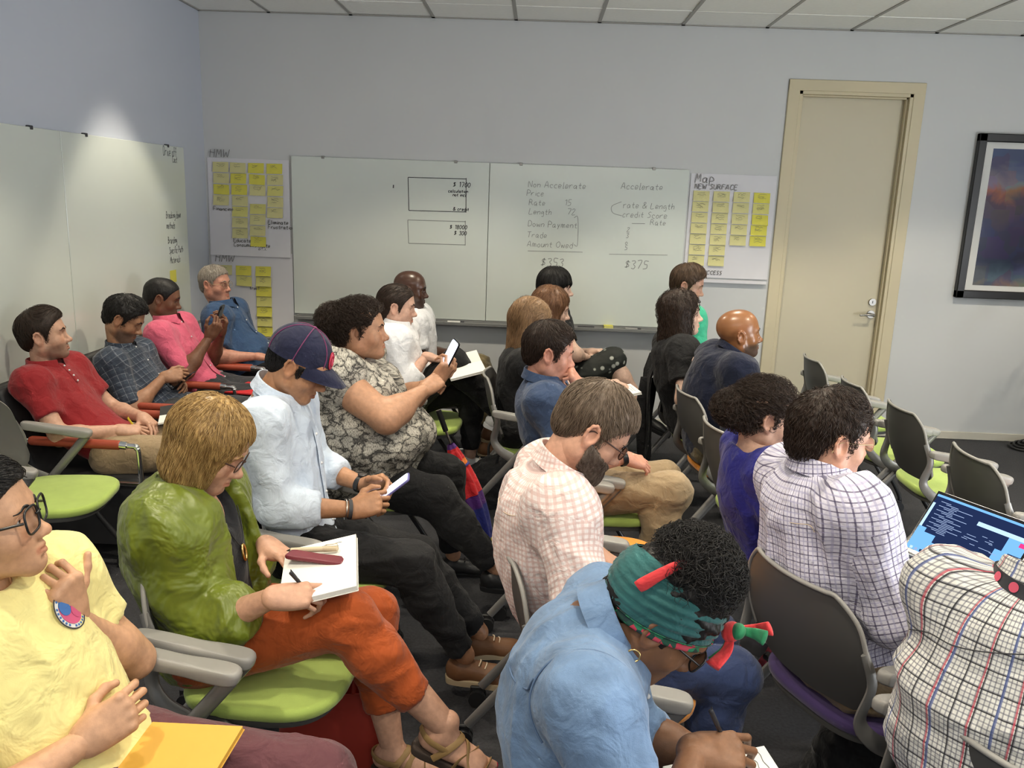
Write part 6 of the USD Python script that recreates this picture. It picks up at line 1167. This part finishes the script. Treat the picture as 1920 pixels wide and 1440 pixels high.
notebook('white notebook lying on the knee of the young woman in white', (2.21, 4.66, .80), (-.2, -.25, 1), (1, .25, .15), .15, .21, .015, 'cover_white', openp=1)
notebook('white notebook on the lap of the long haired blonde woman', (3.06, 4.50, .745), (-.15, -.12, 1), (1, .3, .1), .16, .22, .015, 'cover_white', lines=2); pen_in('blonde', 'grey pen in the hand of the long haired blonde woman', 'grey_metal', 'grey_metal')
notebook('bright red folder on the lap of the man in pink', (.86, 5.02, .555), (-.1, -.08, 1), (1, -.4, .05), .22, .29, .008, 'cover_red', 'cover_red')
notebook('golden yellow folder on the thigh of the man in the yellow tee', (1.90, 1.475, .655), (-.1, -.12, 1), (.95, -.1, .02), .155, .21, .012, 'cover_gold', 'cover_gold')
notebook('white pad under the writing hand of the woman in the denim shirt', (3.00, 1.42, .685), (-.12, -.1, 1), (1, .2, .1), .16, .22, .012, 'cover_black', lines=3); pen_in('denim', 'thin black pencil in the hand of the woman in the denim shirt', 'pen_dark', 'ink', .175)
# laptop
plain('laptop_alu', (.62, .62, .61), .3, .5); plain('key_black', (.02, .02, .022), .5); plain('bezel', (.008, .008, .010), .15)
for n, c, k in (('screen_dark', (.010, .018, .055), 1.), ('screen_blue', (.13, .32, .62), 1.), ('screen_text', (.22, .28, .42), 1.), ('screen_pink', (.55, .03, .16), 1.), ('screen_pale', (.36, .50, .70), 1.)): look(n, {'e': ('emission', {'color': c, 'strength': k*.55})}, [], 'e.emission')
hg = V(3.893, 2.432, .700); r_ = nrm(V(.16, -.29, 0)); b_ = nrm(V(-.87, -.48, 0)); B3 = np.stack([r_, -b_, V(0, 0, 1)], 1); w_ = .345
lp = thing('laptop', 'open silver laptop with dark code screen on the lap of the man in purple checks', 'laptop', hg)
ba = part('base', moved(pad(superell(w_/2, .12, 12, 48, (0, -.122)), -.008, .006, .004, 2), (0, 0, 0), B3), 'laptop_alu', lp, smooth=50); part('keyboard_well', moved(bx(-.145, .145, -.125, -.018, .0055, .0066), (0, 0, 0), B3), 'bezel', ba); part('trackpad', moved(bx(-.055, .055, -.225, -.140, .0058, .0066), (0, 0, 0), B3), 'grey_metal', ba)
for j in range(5):
    for i in range(13): part('key', moved(bx(-.142+i*.0221, -.142+i*.0221+.0182, -.036-j*.0205, -.0365-j*.0205+.0165, .0066, .0086, .0006), (0, 0, 0), B3), 'key_black', ba)
Sc = B3@rot((1, 0, 0), 52)[:3, :3]; mv = lambda m: moved(m, (0, 0, .004), Sc)       # screen plane: x right, y up the lid, z to the user
li = part('lid', mv(pad(superell(w_/2, .117, 14, 48, (0, .118)), -.006, .0, .003, 2)), 'laptop_alu', lp, smooth=50); bz = part('bezel', mv(bx(-w_/2+.003, w_/2-.003, .004, .232, 0, .0012)), 'bezel', li)
part('display', mv(bx(-.163, .163, .016, .222, .001, .002)), 'screen_dark', li)
def on_screen(x0, x1, y0, y1, m, name='screen_pane', d=.0026): part(name, mv(bx(x0, x1, y0, y1, .0018, d)), m, li)
on_screen(-.163, .163, .016, .028, 'screen_blue'); on_screen(-.163, -.135, .028, .10, 'screen_blue'); on_screen(-.163, -.154, .10, .19, 'screen_pale'); on_screen(-.135, -.095, .028, .085, 'screen_blue'); on_screen(-.095, -.075, .028, .060, 'screen_blue'); on_screen(.00, .15, .168, .182, 'screen_pale'); on_screen(.105, .163, .12, .168, 'screen_blue'); on_screen(.085, .125, .028, .12, 'screen_blue'); on_screen(.125, .163, .05, .12, 'screen_dark', d=.0030); on_screen(.142, .158, .150, .164, 'screen_pink', d=.0032); on_screen(-.163, .163, .214, .222, 'screen_blue')
rg = np.random.default_rng(3)
for k in range(24):
    y = .200-k*.0052; x0 = -.14+.02*(k % 3); on_screen(x0, x0+rg.uniform(.03, .085), y, y+.0018, 'screen_text', 'text_line', .0030) if k < 21 else None
for k in range(18):
    x, y = rg.uniform(-.04, .09), rg.uniform(.03, .15); on_screen(x, x+rg.uniform(.01, .04), y, y+.0016, 'screen_text', 'text_line', .0030)
for k in range(14): on_screen(-.15+k*.017, -.15+k*.017+.009, .018, .0265, ('screen_pale', 'screen_text', 'screen_dark')[k % 3], 'dock_icon', .0030)

# ---------------------------------------------------------------- bags and other things on the floor
cloth('bag_black', (.010, .010, .011), .7, weave=.4); plain('bag_dark_red', (.12, .012, .02), .5, var=.6, vscale=60); plain('tote_red', (.34, .035, .022), .45, bump=.15, bscale=90); plain('strap_black', (.012, .012, .012), .6)
def soft_bag(label, pos, r, rz, mat, handles=True, seed=0, name='bag'):
    t = thing(name, label, 'bag', pos, rz); a, b, c = r
    m = solid([ell((0, 0, c*.55), (a, b, c*.62), .03), cone((-a*.7, 0, c*.12), (a*.7, 0, c*.12), b*.75, b*.75, .05), halfspace((0, 0, 0), (0, 0, -1), .01)], .011); part('bag_body', wrinkle(m, .018, 10, seed), mat, t, smooth=True)
    if handles:
        for s in (-1, 1): part('handle', tube(bez([(-a*.4, s*b*.5, c*.95), (-a*.3, s*b*.7, c*1.30), (a*.3, s*b*.7, c*1.30), (a*.4, s*b*.5, c*.95)], 18), .008, 8, flat=(.4, 1)), 'strap_black', t, smooth=True)
    part('zip', tube(bez([(-a*.75, 0, c*.98), (0, 0, c*1.17), (a*.75, 0, c*.98)], 12), .006, 6), 'strap_black', t); return t
soft_bag('black soft bag on the carpet in front of the empty orange chair', (2.46, 4.72, .003), (.24, .15, .26), 20, 'bag_black', seed=2)
soft_bag('black shoulder bag under the chair of the man with the laptop', (3.72, 2.30, .003), (.20, .12, .24), -10, 'bag_black', seed=5)
t = thing('tote_bag', 'red leather tote bag on the floor beside the woman in orange trousers', 'bag', (2.00, 2.34, .003), 8)
G = np.array([[(x*w+.01*math.sin(3*v), y*w, .28*v) for x, y in superell(.165, .085, 4, 44)] for v, w in ((0, .96), (.1, 1), (.5, 1.02), (.85, .97), (1, .95))]); part('bag_body', grid_mesh(G.transpose(1, 0, 2), close_u=True, thick=-.006), 'tote_red', t, smooth=60); part('base', pad(superell(.160, .081, 4, 44), 0, .012, .004, 2), 'tote_red', t)
for s in (-1, 1): part('handle', tube(bez([(-.07, s*.075, .26), (-.06, s*.08, .36), (.06, s*.08, .36), (.07, s*.075, .26)], 18), .007, 8), 'tote_red', t, smooth=True)
look('clear_plastic', {'p': ('principled_bsdf', dict(base_color=(.85, .88, .88), roughness=.12, alpha=.42))}, [], 'p.BSDF'); plain('bottle_cap', (.6, .6, .62), .4)
def bottle(label, x, y, z=.003, h=.21, r=.033):
    t = thing('water_bottle', label, 'bottle', (x, y, z)); a = np.linspace(0, 2*np.pi, 25)[:-1]; pr = [(.001, 0), (r*.9, .002), (r, .012), (r, h*.30), (r*.93, h*.36), (r, h*.42), (r, h*.66), (r*.75, h*.82), (r*.40, h*.92), (r*.40, h)]
    part('bottle_body', grid_mesh(np.array([[(q*math.cos(k), q*math.sin(k), zz) for q, zz in pr] for k in a]), close_u=True), 'clear_plastic', t, smooth=50); part('cap', moved(pad(superell(r*.44, r*.44, 2, 20), 0, .016, .003, 2), (0, 0, h-.006)), 'bottle_cap', t, smooth=50)
bottle('clear water bottle on the carpet beyond the red tote', 2.02, 2.66); bottle('clear water bottle under the chair of the woman in white', 2.16, 5.02)
t = thing('plastic_bag', 'crumpled clear plastic bag resting behind the red tote', 'bag', (1.93, 2.50, .003)); m = solid([ell((0, 0, .07), (.06, .05, .075), .03), ell((.02, .0, .14), (.03, .03, .05), .03)], .008); part('bag_body', wrinkle(m, .03, 18, 8), 'clear_plastic', t, smooth=False)
# rainbow umbrella hanging between the rows
for n, c in (('red', (.50, .015, .02)), ('orange', (.62, .16, .02)), ('purple', (.06, .012, .13)), ('blue', (.015, .02, .16)), ('yellow', (.62, .52, .04))): cloth('umbrella_'+n, c, .6, weave=.2)
t = thing('umbrella', 'folded rainbow umbrella leaning beside the large woman in snakeskin print', 'umbrella', (2.33, 3.86, .003)); A, B = V(.09, .02, .02), V(-.15, .02, .66); d = nrm(B-A); u = nrm(np.cross(d, (0, 1, 0))); v = np.cross(d, u)
for n, k0, k1 in (('yellow', 0, .10), ('blue', .09, .42), ('purple', .41, .54), ('red', .53, .80), ('orange', .79, .86), ('red', .85, .96), ('purple', .95, 1.)):
    G = []
    for k in np.linspace(k0, k1, 8):
        rr = (.010+.050*math.sin(math.pi*min(1, k*.93+.05))**.8)*(1+.02*(n == 'red')); G.append([A+(B-A)*(.06+.84*k)+(u*math.cos(q)+v*math.sin(q))*rr*(1+.16*math.sin(6*q)) for q in np.linspace(0, 2*np.pi, 31)[:-1]])
    part('panel', grid_mesh(np.array(G), close_v=True), 'umbrella_'+n, t, smooth=True)
part('tie_strap', tube([A+(B-A)*.73+(u*math.cos(q)+v*math.sin(q))*.052 for q in np.linspace(0, 2*np.pi, 25)], .007, 6, flat=(.4, 1)), 'umbrella_blue', t, smooth=True); part('shaft', tube([A, B], .006, 8), 'chrome', t); part('handle', tube(bez([B, B+d*.05, B+d*.11], 8), [.013]*9, 10), 'black_plastic', t)
# jacket over a chair back, black shoes, cables
t = thing('jacket', 'black jacket draped over the chair back behind the woman in the black blouse', 'jacket', (3.34, 4.93, 0)); G = []
for k in np.linspace(0, 1, 22):
    a = k*2-1; z = .86-.62*max(0, a)-.30*max(0, -a) if abs(a) > .06 else .868; x = -.035*np.sign(a)*min(1, abs(a)*8)+.012*math.sin(9*k)-(.03*max(0, a))
    G.append([(x+.012*math.sin(7*w+6*k), -.12+.27*w*(1-.2*max(0, a)), z-.025*math.sin(3*w)) for w in np.linspace(0, 1, 12)])
part('jacket_body', grid_mesh(np.array(G), thick=.012), 'black_cloth', t, smooth=True); part('sleeve', tube(bez([(-.05, .03, .74), (-.065, .02, .50), (-.05, .0, .26), (-.055, .01, .20)], 16), [.05, .052, .055, .055, .052, .05, .05, .048, .046, .045, .044, .043, .042, .042, .042, .042, .042], 12, flat=(.5, 1)), 'black_cloth', t, smooth=True)
t = thing('cable_coil', 'coil of black cable on the carpet by the wall at the right', 'cable', (6.52, 6.36, .012)); 
for i in range(4): part('loop', tube([((.20-.015*i)*math.cos(q)+.02*i, (.13-.01*i)*math.sin(q), .012*i+.006*math.sin(3*q+i)+.006) for q in np.linspace(0, 2*np.pi, 40)], .009, 8), 'cable_black', t, smooth=True)
soft_bag('dark red patterned bag on the carpet left of the laptop man', (3.56, 3.02, .003), (.10, .07, .13), 0, 'bag_dark_red', handles=True, seed=7)

# seams stitched on the denim shirt
def seam(key, pts, mat, r=.0022, name='seam', d=.0045):
    """A stitched seam: points near the garment, pulled onto its surface."""
    s = PPL[key]; F = Field(*s['cloth']); P = bez([V(*p) for p in pts], 36)
    for _ in range(25): P = P-F.grad(P)*np.clip(F.at(P), -.03, .03)[:, None]
    g = UsdGeom.Mesh.Get(stage, str(s['root'].GetPath())+'/shirt'); part(name, tube(P+F.grad(P)*d, r, 6), mat, g, smooth=True, world=True)
plain('denim_seam', (.10, .16, .27), .9)
s = PPL['denim']; q = lambda t, l, f: s['pe'](t)+s['L']*l+s['Fr']*f
seam('denim', [q(.86, -.17, -.02), q(.80, -.12, -.10), q(.79, 0, -.12), q(.80, .12, -.10), q(.86, .17, -.02)], 'denim_seam'); seam('denim', [q(.79, 0, -.12), q(.5, 0, -.13), q(.2, 0, -.13)], 'denim_seam', .0016)
c = s['SR']; seam('denim', [c+s['U']*.06+s['L']*.01, c-s['Fr']*.07+s['L']*.0, c-s['U']*.06+s['L']*-.01-s['Fr']*.05], 'denim_seam'); seam('denim', [c+s['U']*.06+s['L']*.01, c+s['Fr']*.07, c-s['U']*.05+s['Fr']*.05], 'denim_seam')
for k, t0 in (('ging', .84), ('plaid2', .84), ('pinkck', .86)):
    s = PPL[k]; q = lambda t, l, f: s['pe'](t)+s['L']*l+s['Fr']*f; seam(k, [q(t0+.02, -.16, -.02), q(t0, -.1, -.1), q(t0, 0, -.12), q(t0, .1, -.1), q(t0+.02, .16, -.02)], {'ging': 'lace_cream', 'plaid2': 'ink', 'pinkck': 'lace_cream'}[k], .0012)

# split sleeve tied with a ribbon on the black blouse
plain('bare_skin', (.60, .40, .31), .5); s = PPL['black']; S_, E_ = s['SR'], s['RE_']; o = -s['L']*.06+s['Fr']*.02
P = [S_+(E_-S_)*t+o for t in np.linspace(.10, .50, 6)]; F = Field(*s['cloth']); P = bez(P, 24)
for _ in range(20): P = P-F.grad(P)*np.clip(F.at(P), -.03, .03)[:, None]
g = UsdGeom.Mesh.Get(stage, str(s['root'].GetPath())+'/shirt'); part('sleeve_slit', tube(P+F.grad(P)*.001, [.002, .010, .013, .013, .010, .002], 8), 'bare_skin', g, smooth=True, world=True, label='bare skin showing through the slit')
k = P[-1]+F.grad(P)[-1]*.006
for d in ((-.012, -.012, -.09), (.022, -.010, -.10)): part('ribbon', tube(bez([k, k+V(d[0]*1.2, d[1], d[2]*.35), k+V(*d)], 10), [.004, .010, .012, .010, .006], 8, flat=(.3, 1)), 'black_cloth', g, smooth=True, world=True)
